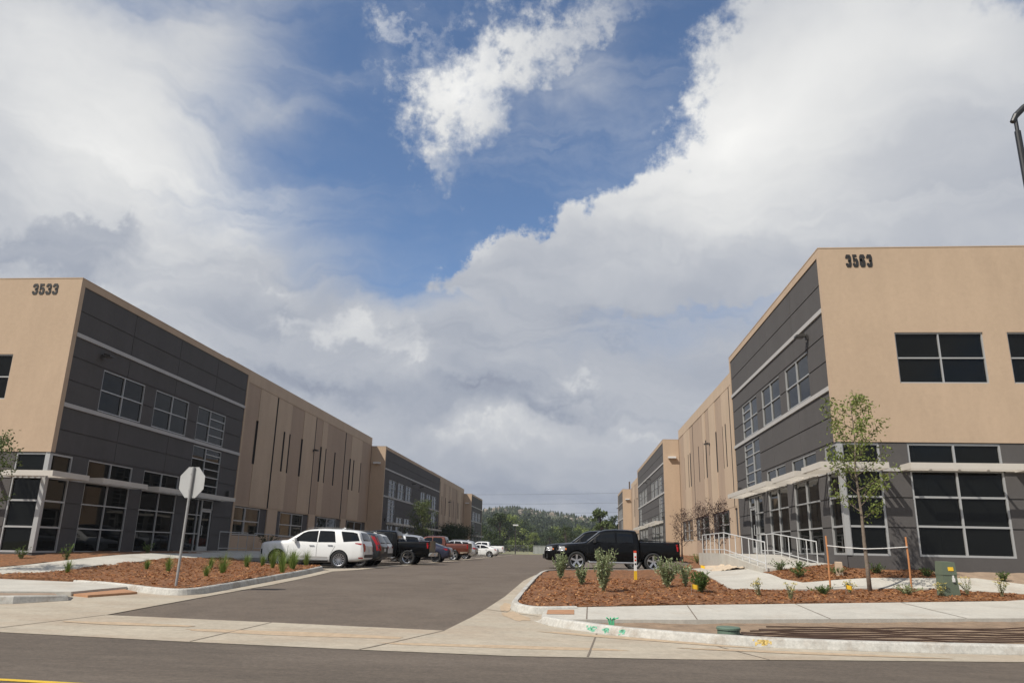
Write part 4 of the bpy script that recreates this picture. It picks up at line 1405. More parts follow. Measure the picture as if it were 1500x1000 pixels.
def sedan(label, cat, pm, loc, rz=0.0, kind='fastback', group='vehicles parked in a row by the left building'):
    root = empty('parked_car', (0, 0, 0), label, cat, group)
    S = dict(L=4.75, r=0.345, tw=0.23, axles=(0.90, 3.78), spokes=5 if kind == 'coupe' else 10, rim=M['rim'] if kind == 'coupe' else M['dark_rim'], arch=1.12,
             top=[(0, 0.55), (0.05, 0.70), (0.3, 0.80), (0.9, 0.93), (1.15, 0.98), (1.7, 1.24), (2.1, 1.39), (2.5, 1.44), (3.0, 1.42), (3.5, 1.32), (4.1, 1.11), (4.4, 1.02), (4.62, 1.0), (4.70, 0.93), (4.75, 0.62)],
             belt=[(0, 0.52), (0.3, 0.74), (1.2, 0.91), (3.0, 0.98), (4.4, 0.97), (4.68, 0.88), (4.75, 0.58)],
             wid=[(0, 0.62), (0.07, 0.76), (0.25, 0.86), (0.6, 0.915), (1.3, 0.925), (3.6, 0.935), (4.3, 0.90), (4.62, 0.82), (4.75, 0.68)],
             bot=[(0, 0.24), (0.3, 0.18), (1.2, 0.17), (3.6, 0.18), (4.4, 0.26), (4.75, 0.40)], tumble=0.42,
             windows=[[(1.55, 0.98), (1.98, 1.26), (2.30, 1.335), (2.62, 1.345), (2.66, 0.985)], [(2.73, 0.985), (2.70, 1.345), (3.10, 1.31), (3.62, 1.11), (3.68, 1.02)]],
             seams=[[(1.32, 0.93), (1.30, 0.50), (1.42, 0.30)], [(2.70, 0.97), (2.72, 0.30)], [(3.55, 1.0), (3.42, 0.62), (3.28, 0.30)], [(1.42, 0.30), (3.28, 0.30)]],
             handles=((2.50, 0.86), (3.36, 0.88)), handle_m=pm, mirror=(1.66, 0.94, 0.15, 0.13), mirror_m=pm,
             side_patches=[('headlight', [(0.10, 0.64), (0.55, 0.78), (0.50, 0.70), (0.12, 0.56)], M['clear_lens']), ('taillight', [(4.25, 0.93), (4.64, 0.92), (4.66, 0.80), (4.40, 0.82)], M['red_lens'])],
             end_patches=[('windscreen', [(-0.70, 1.00), (0.70, 1.00), (0.52, 1.34), (-0.52, 1.34)], M['car_glass'], -1), ('rear_window', [(-0.58, 1.06), (0.58, 1.06), (0.46, 1.36), (-0.46, 1.36)], M['car_glass'], 1),
                          ('taillight', [(0.36, 0.84), (0.80, 0.86), (0.78, 0.76), (0.38, 0.75)], M['red_lens'], 1), ('number_plate', [(-0.18, 0.56), (0.18, 0.56), (0.18, 0.70), (-0.18, 0.70)], M['plate'], 1), ('lower_trim', [(-0.66, 0.40), (0.66, 0.40), (0.64, 0.50), (-0.64, 0.50)], M['trim'], 1)])
    body, bvh = finish_body(S, pm, root)
    common(S, root, bvh)
    root.location = loc
    root.rotation_euler = (0, 0, rz)
    return root


def pickup(label, pm, loc, rz=0.0, kind='crew', group='vehicles parked in a row by the left building', rim=None, lower=None, tyre_r=0.41, bump='trim', step=True):
    """crew cab with an open load bed; cab and bed are two skins with a gap between"""
    root = empty('pickup_truck', (0, 0, 0), label, 'pickup truck', group)
    L, cab_end = 5.82, 3.92
    S = dict(L=L, r=tyre_r, tw=0.27, axles=(0.98, 4.56), spokes=5, rim=rim or M['rim'], arch=1.17,
             top=[(0, 0.78), (0.03, 1.02), (0.12, 1.12), (0.5, 1.20), (1.1, 1.25), (1.38, 1.28), (1.85, 1.62), (2.08, 1.80), (2.35, 1.87), (2.8, 1.90), (3.5, 1.885), (3.78, 1.85), (3.86, 1.70), (3.93, 1.30), (3.95, 1.10)],
             belt=[(0, 0.74), (0.12, 1.05), (0.5, 1.12), (1.3, 1.19), (3.0, 1.24), (3.9, 1.26), (3.95, 1.06)],
             wid=[(0, 0.80), (0.05, 0.88), (0.2, 0.95), (0.6, 0.995), (1.4, 0.985), (3.9, 0.985), (3.95, 0.975)],
             bot=[(0, 0.44), (0.2, 0.36), (0.9, 0.38), (1.5, 0.36), (3.95, 0.38)], tumble=0.23,
             windows=[[(1.72, 1.29), (2.14, 1.68), (2.36, 1.755), (2.78, 1.77), (2.80, 1.265)], [(2.88, 1.265), (2.86, 1.77), (3.52, 1.755), (3.62, 1.66), (3.64, 1.27)]],
             seams=[[(1.50, 1.21), (1.48, 0.70), (1.52, 0.45)], [(2.83, 1.24), (2.84, 0.45)], [(3.72, 1.25), (3.72, 0.75), (3.66, 0.45)], [(1.52, 0.45), (3.66, 0.45)], [(1.30, 1.20), (1.05, 1.17)]],
             handles=((2.62, 1.10), (3.50, 1.11)), handle_m=pm, mirror=(1.82, 1.24, 0.20, 0.24), mirror_m=M['trim'] if pm.name != 'white_paintwork' else pm,
             side_patches=[('headlight', [(0.03, 1.03), (0.40, 1.06), (0.44, 0.98), (0.40, 0.86), (0.06, 0.85)], M['clear_lens']), ('reflector', [(0.42, 0.98), (0.50, 0.98), (0.50, 0.90), (0.44, 0.90)], M['amber'])],
             end_patches=[('windscreen', [(-0.80, 1.31), (0.80, 1.31), (0.66, 1.80), (-0.66, 1.80)], M['car_glass'], -1), ('rear_window', [(-0.68, 1.36), (0.68, 1.36), (0.62, 1.74), (-0.62, 1.74)], M['car_glass'], 1),
                          ('grille', [(-0.52, 0.66), (0.52, 0.66), (0.56, 1.06), (-0.56, 1.06)], M['trim'], -1)])
    rear = dict(S)
    S = dict(S)
    # the load bed, a second skin
    full_axles = S['axles']
    body, bvh = finish_body(dict(S, L=L, axles=full_axles), pm, root) if False else (None, None)
    mb = loft_body(dict(S, L=3.95))
    for i, v in enumerate(mb.v):
        mb.v[i] = (v[0] + 3.95 / 2 - L / 2, v[1], v[2])
    body = mb.build('body', [pm, M['well']], root, smooth=True)
    bed = loft_body(dict(L=1.86, top=[(0, 1.355), (0.05, 1.36), (1.78, 1.37), (1.83, 1.36), (1.86, 1.30)], belt=[(0, 1.26), (1.86, 1.26)], wid=[(0, 0.985), (0.9, 0.995), (1.6, 0.985), (1.78, 0.97), (1.86, 0.955)], bot=[(0, 0.50), (1.2, 0.50), (1.86, 0.56)]))
    for i, v in enumerate(bed.v):
        bed.v[i] = (v[0] + 1.86 / 2 + 3.965 - L / 2, v[1], min(v[2], 1.36))
    bedo = bed.build('load_bed', [pm, M['well']], root, smooth=True)
    S_WHEEL[0] = S['r']
    for o in (body, bedo):
        if o is body:
            sm = o.modifiers.new('s', 'SUBSURF')
            sm.levels = 2
            sm.render_levels = 2
            evaluated(o)
        else:
            c = MB()
            c.box(4.03 - L / 2, 5.74 - L / 2, -0.84, 0.84, 0.82, 1.6)
            cu_ = c.build('cutter', M['well'])
            md = o.modifiers.new('b', 'BOOLEAN')
            md.operation = 'DIFFERENCE'
            md.solver = 'EXACT'
            md.object = cu_
            md.material_mode = 'TRANSFER'
            evaluated(o)
            bpy.data.objects.remove(cu_)
        arch_cut(o, L, full_axles, S['r'] * S['arch'], 0.62 if o is body else 0.42, 1.0)
        o.data.polygons.foreach_set('use_smooth', [True] * len(o.data.polygons))
    al = bmesh.new()
    for o in (body, bedo):
        b2 = bmesh.new()
        b2.from_mesh(o.data)
        for e in b2.edges:
            if len(e.link_faces) == 2 and e.calc_face_angle(0) > 0.6:
                e.smooth = False
        b2.to_mesh(o.data)
        b2.free()
        al.from_mesh(o.data)
    bvh = BVHTree.FromBMesh(al)
    al.free()
    X = lambda x: x - L / 2
    S['side_patches'] = S['side_patches'] + [('taillight', [(5.62, 1.24), (5.815, 1.24), (5.815, 0.92), (5.66, 0.92)], M['red_lens'])]
    if lower:
        S['side_patches'] = S['side_patches'] + [('lower_trim', [(1.55, 0.56), (3.9, 0.56), (3.9, 0.40), (1.55, 0.40)], lower), ('lower_trim', [(5.12, 0.68), (5.8, 0.70), (5.8, 0.58), (5.10, 0.56)], lower)]
    common(S, root, bvh)
    patch(bvh, [(-0.78, 0.72), (0.78, 0.72), (0.78, 0.735), (-0.78, 0.735)], 'x', 1, 0.004, 'door_seam', M['seam'], root)
    for s in (-1, 1):
        patch(bvh, [(s * 0.80, 0.92), (s * 0.955, 0.92), (s * 0.955, 1.24), (s * 0.80, 1.24)], 'x', 1, 0.008, 'taillight', M['red_lens'], root)
    bm_ = M['chrome'] if bump == 'chrome' else (pm if bump == 'paint' else M['trim'])
    mb = MB()
    mb.hexa([(X(5.76), -0.93, 0.50), (X(5.95), -0.85, 0.50), (X(5.95), 0.85, 0.50), (X(5.76), 0.93, 0.50), (X(5.76), -0.93, 0.68), (X(5.97), -0.86, 0.70), (X(5.97), 0.86, 0.70), (X(5.76), 0.93, 0.68)])
    mb.build('rear_bumper', bm_, root)
    mb = MB()
    mb.hexa([(X(-0.06), -0.72, 0.46), (X(0.20), -0.965, 0.48), (X(0.20), 0.965, 0.48), (X(-0.06), 0.72, 0.46), (X(-0.08), -0.74, 0.68), (X(0.18), -0.97, 0.70), (X(0.18), 0.97, 0.70), (X(-0.08), 0.74, 0.68)])
    mb.build('front_bumper', bm_, root)
    mb = MB()
    mb.box(X(5.88), X(5.985), -0.16, 0.16, 0.54, 0.66)
    mb.build('number_plate', M['plate'], root)
    mb = MB()
    mb.box(X(0.4), X(5.6), -0.42, 0.42, 0.42, 0.56)
    mb.build('chassis', M['well'], root)
    if step:
        for s in (-1, 1):
            mb = MB()
            mb.tube([(X(1.50), s * 0.86, 0.42), (X(1.60), s * 0.99, 0.36), (X(3.70), s * 0.99, 0.36), (X(3.80), s * 0.86, 0.42)], 0.045, 8)
            mb.build('side_step', M['rim'], root)
    root.location = loc
    root.rotation_euler = (0, 0, rz)
    return root


WHITE = paint('white_paintwork', (0.72, 0.72, 0.70))
BLACK = paint('black_paintwork', (0.0022, 0.0022, 0.0024), rough=0.3, coat=0.22, spec=0.12)
CHARC = paint('charcoal_paintwork', (0.03, 0.033, 0.036), 0.3)
SILVER = paint('silver_paintwork', (0.42, 0.43, 0.44), 0.5)
NAVY = paint('navy_paintwork', (0.028, 0.030, 0.055), 0.3)
COPPER = paint('copper_paintwork', (0.115, 0.030, 0.014), 0.3)
BEIGE = paint('beige_paintwork', (0.42, 0.35, 0.27), 0.2)


def gz(x, y):
    return lie(x, y) - 0.012


def at(x, y):
    return (x, y, gz(x, y))


suv('white three-row SUV with chrome handles, nearest the island of young grasses', 'car', WHITE, at(-11.95, 35.5), kind='large')
suv('black crossover with tall red lamps up its rear pillars, just behind the white three-row SUV', 'car', CHARC, at(-11.75, 38.5), kind='tall')
suv('small white crossover with red lamps across its tailgate, between black crossover and black pickup', 'car', WHITE, at(-12.1, 41.1), kind='split')
pickup('black crew-cab pickup parked nose to the left building beside the small white crossover', BLACK, at(-11.0, 44.3), rim=M['chrome'], bump='chrome')
suv('silver-grey SUV with roof rails showing above the black pickup bed', 'car', SILVER, at(-11.55, 47.3), kind='large')
sedan('dark navy fastback car with black wheels, between black pickup and copper pickup', 'car', NAVY, at(-10.7, 53.0))
pickup('copper-red pickup with beige lower trim, between navy car and far white cars', COPPER, at(-11.2, 62.3), lower=BEIGE, bump='chrome', rim=M['rim'])
suv('light silver crossover half hidden behind the copper-red pickup', 'car', SILVER, at(-11.2, 72.0), kind='split')
sedan('low white car with dark roof glass parked in front of the far white pickup', 'car', WHITE, at(-11.0, 89.5), kind='coupe')
pickup('white pickup farthest along the row of parked vehicles', WHITE, at(-12.3, 105.0), bump='paint', step=False)
pickup('black pickup with five-spoke wheels side-on behind the mulch island', BLACK, at(2.1, 37.75), group='black pickups backed up to the right building', tyre_r=0.42)
pickup('black pickup with chrome grille mostly hidden behind the nearer black pickup', BLACK, at(1.42, 40.75), group='black pickups backed up to the right building', rim=M['rim'], bump='trim')

# ------------------------------------------------------------------ planting
M['leaf_tree'] = leaf_mat('locust_leaf', (0.085, 0.115, 0.025), (0.165, 0.205, 0.045), (0.27, 0.31, 0.09))
M['leaf_grey'] = leaf_mat('sage_leaf', (0.14, 0.18, 0.08), (0.27, 0.32, 0.16), (0.42, 0.46, 0.28))
M['leaf_green'] = leaf_mat('green_leaf', (0.04, 0.08, 0.018), (0.085, 0.14, 0.03), (0.15, 0.21, 0.06))
M['leaf_grass'] = leaf_mat('grass_blade', (0.08, 0.13, 0.025), (0.17, 0.25, 0.05), (0.30, 0.36, 0.11))
M['leaf_dark'] = leaf_mat('dark_leaf', (0.018, 0.032, 0.012), (0.035, 0.058, 0.018), (0.065, 0.09, 0.03))
M['leaf_plum'] = leaf_mat('plum_leaf', (0.022, 0.012, 0.012), (0.045, 0.022, 0.02), (0.075, 0.04, 0.03))
M['leaf_far'] = leaf_mat('far_leaf', (0.022, 0.036, 0.012), (0.042, 0.062, 0.018), (0.08, 0.10, 0.032))
M['leaf_pale'] = leaf_mat('pale_leaf', (0.06, 0.085, 0.025), (0.10, 0.13, 0.04), (0.16, 0.19, 0.07))
M['flower'] = leaf_mat('yellow_flower', (0.5, 0.42, 0.10), (0.62, 0.52, 0.16), (0.70, 0.62, 0.3))
M['bark'] = mat('bark', (0.16, 0.125, 0.095), 0.9, var=0.25, vscale=8, bump=0.6, bscale=30)
M['dark_bark'] = mat('dark_bark', (0.06, 0.04, 0.035), 0.9, var=0.25, vscale=8)
M['stem'] = mat('stem', (0.14, 0.13, 0.06), 0.8)
M['stake'] = mat('stake_wood', (0.42, 0.185, 0.075), 0.85, var=0.2, vscale=6, stretch=(4, 4, 0.6))
M['galv'] = mat('galvanised_steel', (0.36, 0.355, 0.345), 0.5, metal=0.5, var=0.08, vscale=6)
M['sign_back'] = mat('sign_back', (0.42, 0.42, 0.41), 0.5, metal=0.3, var=0.06, vscale=3)
M['box_green'] = mat('cabinet_green', (0.10, 0.125, 0.085), 0.6, var=0.06, vscale=4)
M['lid_green'] = mat('lid_green', (0.10, 0.15, 0.11), 0.6, var=0.08)
M['yellow'] = mat('marker_yellow', (0.70, 0.43, 0.02), 0.5)
M['orange'] = mat('marker_red', (0.62, 0.06, 0.02), 0.5)
M['white_plastic'] = mat('white_plastic', (0.68, 0.67, 0.64), 0.5)
M['hose'] = mat('brown_hose', (0.060, 0.032, 0.020), 0.6)
M['green_spray'] = mat('green_spray_paint', (0.06, 0.50, 0.24), 0.8)
M['rail'] = mat('rail_paint', (0.56, 0.56, 0.55), 0.4)


def leaf(mb, c, d, n, l, w, mi=0):
    d = d.normalized()
    s = d.cross(n)
    s = s.normalized() * w if s.length > 1e-5 else Vector((w, 0, 0))
    mb.add([c, c + d * l * 0.5 + s, c + d * l, c + d * l * 0.5 - s], [(0, 1, 2, 3)], mi)


def rv(r_):
    while True:
        v = Vector((r_.uniform(-1, 1), r_.uniform(-1, 1), r_.uniform(-1, 1)))
        if 0.05 < v.length < 1:
            return v.normalized()


def tree(name, label, cat, loc, H, spread, seed, lm, bm_, trunk_r, first, nbr, leaves, leaf_l, group=None, multi=1, upright=0.5, shape=None, clump=0.28, tip=0.15):
    """trunk with limbs and twigs; sprays of leaves round the outer part of each limb, so that gaps stay between them"""
    r_ = random.Random(seed)
    root = empty(name, loc, label, cat, group)
    tb, lb = MB(), MB()
    ends = []
    for s in range(multi):
        lean = Vector((r_.uniform(-1, 1), r_.uniform(-1, 1), 0)) * (0.05 if multi == 1 else 0.28)
        pts, n = [], 9
        for i in range(n):
            t = i / (n - 1)
            pts.append(Vector((lean.x * H * t + r_.uniform(-1, 1) * 0.012 * H * t, lean.y * H * t + r_.uniform(-1, 1) * 0.012 * H * t, H * 0.97 * t - 0.12 * (i == 0))))
        tb.tube(pts, [trunk_r * (1.15 - 1.02 * (i / (n - 1)) ** 0.8) / (1 if multi == 1 else 1.3) for i in range(n)], 8)
        nb = nbr // multi
        for k in range(nb):
            t = first + (0.97 - first) * (k + r_.random() * 0.6) / nb
            f = t * (n - 1)
            i = min(n - 2, int(f))
            p = pts[i].lerp(pts[i + 1], f - i)
            q = (t - first) / (1 - first)
            ln = spread * (shape(q) if shape else (0.35 + 1.5 * q * (1 - q) + 0.3 * (1 - q))) * r_.uniform(0.7, 1.15)
            a = k * 2.4 + r_.uniform(-0.5, 0.5)
            d = Vector((math.cos(a), math.sin(a), upright + r_.uniform(-0.15, 0.25))).normalized()
            br = [p]
            for j in range(1, 5):
                d = (d + Vector((r_.uniform(-.16, .16), r_.uniform(-.16, .16), 0.07 + r_.uniform(-.1, .1)))).normalized()
                br.append(br[-1] + d * ln / 4)
            tb.tube(br, [trunk_r * 0.36 * (1 - 0.2 * j) * (1 - 0.55 * t) for j in range(5)], 5, cap=False)
            for j in (1, 2, 3, 4):
                ends.append((br[j], d, 0.5 + 0.25 * j))
                for _ in range(2):
                    td = (d + rv(r_) * 0.9).normalized()
                    e = br[j] + td * ln * r_.uniform(0.14, 0.30)
                    tb.tube([br[j], e], [trunk_r * 0.09, trunk_r * 0.04], 4, cap=False)
                    ends.append((e, td, 1.0))
        ends.append((pts[-1], Vector((0, 0, 1)), 1.2))
        ends.append((pts[-2], Vector((0, 0, 1)), 1.0))
    tot = sum(e[2] for e in ends)
    for (c, d, wgt) in ends:
        sz = clump * (0.7 + 0.6 * r_.random())
        for _ in range(max(1, int(leaves * wgt / tot))):
            p = c + rv(r_) * sz * r_.random() ** 0.6
            dd = (rv(r_) + d * 0.4 + Vector((0, 0, -0.25))).normalized()
            leaf(lb, p, dd, rv(r_), leaf_l * r_.uniform(0.6, 1.25), leaf_l * r_.uniform(0.16, 0.26))
    tb.build('trunk', bm_, root, smooth=True)
    lb.build('crown', lm, root)
    return root


def stem_plant(name, label, cat, loc, h, w, nst, lm, seed, per=26, leaf_l=0.05, group=None, flower=None, spread=1.0):
    r_ = random.Random(seed)
    root = empty(name, loc, label, cat, group)
    sb, lb, fb = MB(), MB(), MB()
    for k in range(nst):
        a = r_.uniform(0, 6.28)
        hh = h * r_.uniform(0.55, 1.0)
        out = w * r_.uniform(0.2, 1.0) * spread
        b = Vector((r_.uniform(-.03, .03), r_.uniform(-.03, .03), -0.06))
        pts = [b]
        for j in range(1, 6):
            t = j / 5
            pts.append(b + Vector((math.cos(a) * out * t ** 1.2 + r_.uniform(-.01, .01), math.sin(a) * out * t ** 1.2 + r_.uniform(-.01, .01), hh * (t - 0.12 * t * t) + 0.06)))
        sb.tube(pts, [0.007, 0.006, 0.005, 0.004, 0.003, 0.002], 4, cap=False)
        for _ in range(per):
            f = (0.15 + 0.85 * r_.random()) * 5
            i = min(4, int(f))
            p = pts[i].lerp(pts[i + 1], f - i)
            d = (rv(r_) + Vector((math.cos(a) * 0.3, math.sin(a) * 0.3, 0.6)))
            leaf(lb, p, d, rv(r_), leaf_l * r_.uniform(0.6, 1.3), leaf_l * r_.uniform(0.14, 0.24))
        if flower and r_.random() < 0.8:
            for _ in range(16):
                q = pts[-1] + Vector((r_.uniform(-.045, .045), r_.uniform(-.045, .045), r_.uniform(-.01, .02)))
                leaf(fb, q, rv(r_) + Vector((0, 0, .3)), Vector((0, 0, 1)), 0.035, 0.014)
    sb.build('stem', M['stem'], root)
    lb.build('foliage', lm, root)
    if fb.f:
        fb.build('flower_head', flower, root)
    return root


def grass_tuft(label, loc, h, w, n, lm, seed, group):
    r_ = random.Random(seed)
    root = empty('grass_tuft', loc, label, 'plant', group)
    mb = MB()
    for _ in range(n):
        a, b = r_.uniform(0, 6.28), r_.uniform(0, 6.28)
        ln = h * r_.uniform(0.5, 1.0)
        out = w * r_.random()
        p = Vector((math.cos(b) * 0.05 * r_.random(), math.sin(b) * 0.05 * r_.random(), -0.05))
        s = Vector((-math.sin(a), math.cos(a), 0)) * r_.uniform(0.003, 0.007)
        q = p + Vector((math.cos(a) * out * 0.45, math.sin(a) * out * 0.45, ln * 0.62))
        e = p + Vector((math.cos(a) * out, math.sin(a) * out, ln))
        mb.add([p - s, p + s, q + s * 0.8, q - s * 0.8], [(0, 1, 2, 3)])
        mb.add([q - s * 0.8, q + s * 0.8, e], [(0, 1, 2)])
    mb.build('blades', lm, root)
    return root


def on(x, y, off=0.10):
    return (x, y, lie(x, y) + off + hump(x, y))


# the staked young tree in front of the right building
t0 = on(8.5, 23.3, 0.08)
tree('young_tree', 'slender young tree tied between two orange-brown stakes before the right building', 'tree', t0, 5.85, 1.30, 11, M['leaf_tree'], M['bark'], 0.062, 0.36, 22, 2500, 0.115, upright=0.62, clump=0.22)
for x, y, lb_ in ((7.45, 23.45, 'orange-brown wooden tree stake nearer the ramp, beside the staked young tree'), (9.62, 23.2, 'orange-brown wooden tree stake nearer the green utility cabinet')):
    mb = MB()
    mb.tube([(0, 0, -0.2), (0.01, 0, 0.9), (0.0, 0.0, 1.52)], [0.028, 0.027, 0.026], 10)
    o = mb.build('tree_stake', M['stake'])
    o.location = on(x, y, 0.08)
    tag(o, lb_, 'stake', 'stakes of the young tree')
for xa, lb_ in ((7.45, 'white tie from the young tree to the stake on the ramp side'), (9.62, 'white tie from the young tree to the stake on the cabinet side')):
    ya = 23.45 if xa < 8.5 else 23.2
    mb = MB()
    za, zt = on(xa, ya)[2] + 1.22, t0[2] + 1.20
    mb.tube([(xa, ya - 0.04, za), ((xa + 8.5) / 2, (ya + 23.26) / 2, (za + zt) / 2 - 0.01), (8.5, 23.22, zt)], 0.016, 6)
    tag(mb.build('tree_tie', M['white_plastic']), lb_, 'tree tie', 'ties of the young tree')
# tree at the left edge of the picture
tree('young_tree', 'young tree at the left edge in front of the glazed building corner', 'tree', on(-18.3, 21.9), 4.15, 1.1, 23, M['leaf_pale'], M['bark'], 0.06, 0.36, 20, 2600, 0.11, upright=0.5, clump=0.26)
# plum trees by the right building
for i, (x, y, h, lb_) in enumerate(((8.15, 44.0, 2.9, 'small purple-leaved tree by the tan wall, nearest the ramp'), (8.1, 49.0, 3.0, 'middle one of the small purple-leaved trees by the tan wall'), (8.0, 58.0, 3.1, 'small purple-leaved tree by the tan wall, farthest behind the truck bed'))):
    tree('plum_tree', lb_, 'tree', on(x, y, 0.05), h, 1.25, 40 + i, M['leaf_plum'], M['dark_bark'], 0.06, 0.22, 20, 1500, 0.10, group='purple-leaved trees along the right building', upright=0.95, clump=0.20)
tree('young_tree', 'bright green young tree before the second dark block of the left building', 'tree', on(-15.9, 80.0, 0.05), 5.7, 1.7, 61, M['leaf_pale'], M['bark'], 0.09, 0.25, 28, 4200, 0.17, upright=0.6, clump=0.4)
for i, (x, y, h) in enumerate(((-18.9, 112.0, 3.5), (-18.5, 121.0, 3.9), (-18.7, 130.0, 3.7))):
    tree('dark_tree', ('dark bushy tree by the left building just past the bright green tree', 'tallest of the dark bushy trees along the far tan wall of the left building', 'dark bushy tree nearest the far end of the left building')[i], 'tree', on(x, y, 0.05), h, 2.6, 70 + i, M['leaf_dark'], M['dark_bark'], 0.10, 0.12, 30, 3600, 0.26, group='dark trees along the left building', upright=0.5, clump=0.7)
stem_plant('dark_shrub', 'dark rounded shrub under the first low window of the left building', 'shrub', on(-20.2, 50.0, 0.05), 1.3, 0.8, 34, M['leaf_dark'], 81, per=40, leaf_l=0.10)
# shrubs and small plants of the beds
for i, (x, y, h, w, n, lm, lb_) in enumerate((
        (-0.42, 26.0, 1.02, 0.34, 26, 'leaf_grey', 'grey-green upright shrub nearest the drive, in front of the truck bumper'),
        (0.25, 23.2, 0.62, 0.26, 16, 'leaf_grey', 'low grey-green shrub between the two tallest shrubs of the mulch island'),
        (0.80, 21.0, 1.30, 0.44, 34, 'leaf_grey', 'tallest grey-green shrub of the island, in front of the truck cab'),
        (2.75, 23.2, 0.98, 0.50, 34, 'leaf_grey', 'wide grey-green shrub below the rear wheel of the black pickup'),
        (3.35, 23.7, 0.70, 0.26, 14, 'leaf_grey', 'thin shrub just right of the wide shrub under the pickup tail'),
        (3.45, 21.6, 0.62, 0.36, 24, 'leaf_green', 'dark green shrub beside the footpath edge'))):
    stem_plant('sage_shrub' if lm == 'leaf_grey' else 'green_shrub', lb_, 'shrub', on(x, y), h, w, n, M[lm], 100 + i, per=44, leaf_l=0.085, group='shrubs of the right mulch island', spread=0.9)
for i, (x, y, h, lb_) in enumerate(((4.85, 21.0, 0.50, 'yellow-flowered plant at the footpath corner'), (5.45, 20.3, 0.48, 'yellow-flowered plant between the footpath corner and the first stake'), (7.55, 22.15, 0.40, 'yellow-flowered plant at the foot of the ramp-side stake'),
                                    (10.0, 22.25, 0.42, 'pale-flowered clump against the left foot of the green cabinet'), (11.0, 22.9, 0.50, 'thin flowering plant right behind the green cabinet'), (11.75, 22.6, 0.55, 'yellow-flowered plant farthest right, beyond the green cabinet'))):
    stem_plant('flowering_plant', lb_, 'plant', on(x, y), h, 0.22, 12, M['leaf_grey'], 130 + i, per=14, leaf_l=0.05, group='yellow-flowered plants along the footpath', flower=M['flower'])
for i, (x, y, h, w, lm, lb_) in enumerate(((6.65, 21.6, 0.30, 0.34, 'leaf_green', 'low green plant in the mulch strip left of the ramp-side stake'), (9.15, 22.45, 0.34, 0.42, 'leaf_grey', 'spreading grey plant at the foot of the cabinet-side stake'),
                                          (7.15, 25.4, 0.34, 0.34, 'leaf_green', 'low green plant in the rear bed behind the ramp-side stake'), (8.3, 25.35, 0.30, 0.34, 'leaf_green', 'low green plant in the rear bed behind the young tree'),
                                          (9.55, 25.5, 0.38, 0.26, 'leaf_green', 'low green plant in the rear bed behind the cabinet-side stake'), (13.1, 25.0, 0.36, 0.2, 'leaf_green', 'small green plant alone on the bare soil at the right'), (11.05, 25.4, 0.30, 0.2, 'leaf_green', 'small green plant just behind the green cabinet'),
                                          (6.95, 26.9, 0.42, 0.3, 'leaf_green', 'spiky green plant at the foot of the ramp, nearer the path'), (7.45, 26.4, 0.36, 0.3, 'leaf_green', 'spiky green plant at the foot of the ramp, nearer the building corner'),
                                          (6.9, 40.0, 0.5, 0.5, 'leaf_grass', 'grassy clump by the wall just past the ramp'), (6.6, 42.2, 0.5, 0.5, 'leaf_grass', 'grassy clump by the wall under the purple-leaved trees'))):
    stem_plant('low_plant', lb_, 'plant', on(x, y), h, w, 22, M[lm], 150 + i, per=20, leaf_l=0.06, group='low plants of the right beds', spread=1.2)
GR = ((-15.2, 22.4, .40), (-14.2, 25.0, .34), (-13.4, 24.9, .46), (-13.25, 27.6, .40), (-12.6, 29.2, .5), (-11.3, 24.4, .62), (-11.15, 23.0, .34), (-12.45, 30.4, .46), (-11.6, 30.2, .6), (-11.0, 27.8, .72), (-10.95, 29.8, .55), (-10.8, 30.8, .6), (-10.35, 28.0, .66), (-10.15, 27.6, .62), (-9.85, 25.8, .6))
for i, (x, y, h) in enumerate(GR):
    k = grass_tuft('', on(x, y, 0.14), h * 1.35, h * 0.72, 150, M['leaf_grass'], 200 + i, 'grass tufts on the left mulch island')
    k['label'] = ('young green grass tuft of the left island, beside the footpath' if i < 4 else 'young green grass tuft of the left island, out in the open mulch' if i < 8 else 'tall green grass tuft at the kerb end of the left island, toward the white SUV')
for i, (x, y, h, lb_) in enumerate(((-19.4, 25.9, .55, 'thin plant against the glazed corner of the left building'), (-17.5, 25.6, .62, 'green plant before the dark panel beside the glazed corner'), (-17.2, 30.2, .5, 'low plant between the footpath and the left shop windows'))):
    stem_plant('low_plant', lb_, 'plant', on(x, y), h, 0.3, 16, M['leaf_green'], 230 + i, per=16, leaf_l=0.07, group='low plants of the left beds')

# ------------------------------------------------------------------ sign, markers, cabinet and the like
sg = empty('stop_sign', on(-10.02, 19.1, 0.10), 'octagonal stop sign seen from its bare metal back on a leaning steel post', 'sign')
mb = MB()
mb.tube([(0, 0, -0.3), (0.02, 0, 3.02)], 0.034, 12)
mb.build('post', M['galv'], sg)
mb = MB()
R8 = 0.43
mb.add([(R8 * math.cos(math.pi / 8 + k * math.pi / 4), 0.04 + d, 2.62 + R8 * math.sin(math.pi / 8 + k * math.pi / 4)) for d in (0, 0.006) for k in range(8)],
       [list(range(8)), list(range(15, 7, -1))] + [[k, (k + 1) % 8, 8 + (k + 1) % 8, 8 + k] for k in range(8)])
pl = mb.build('sign_plate', M['sign_back'], sg)
mb = MB()
mb.tube([(0, -0.05, 2.83), (0, 0.03, 2.83)], 0.012, 6)
mb.build('bolt', M['galv'], pl)
mb = MB()
mb.tube([(0, -0.05, 2.41), (0, 0.03, 2.41)], 0.012, 6)
mb.build('bolt', M['galv'], pl)
sg.rotation_euler = (R(0.5), R(1.2), R(-14))

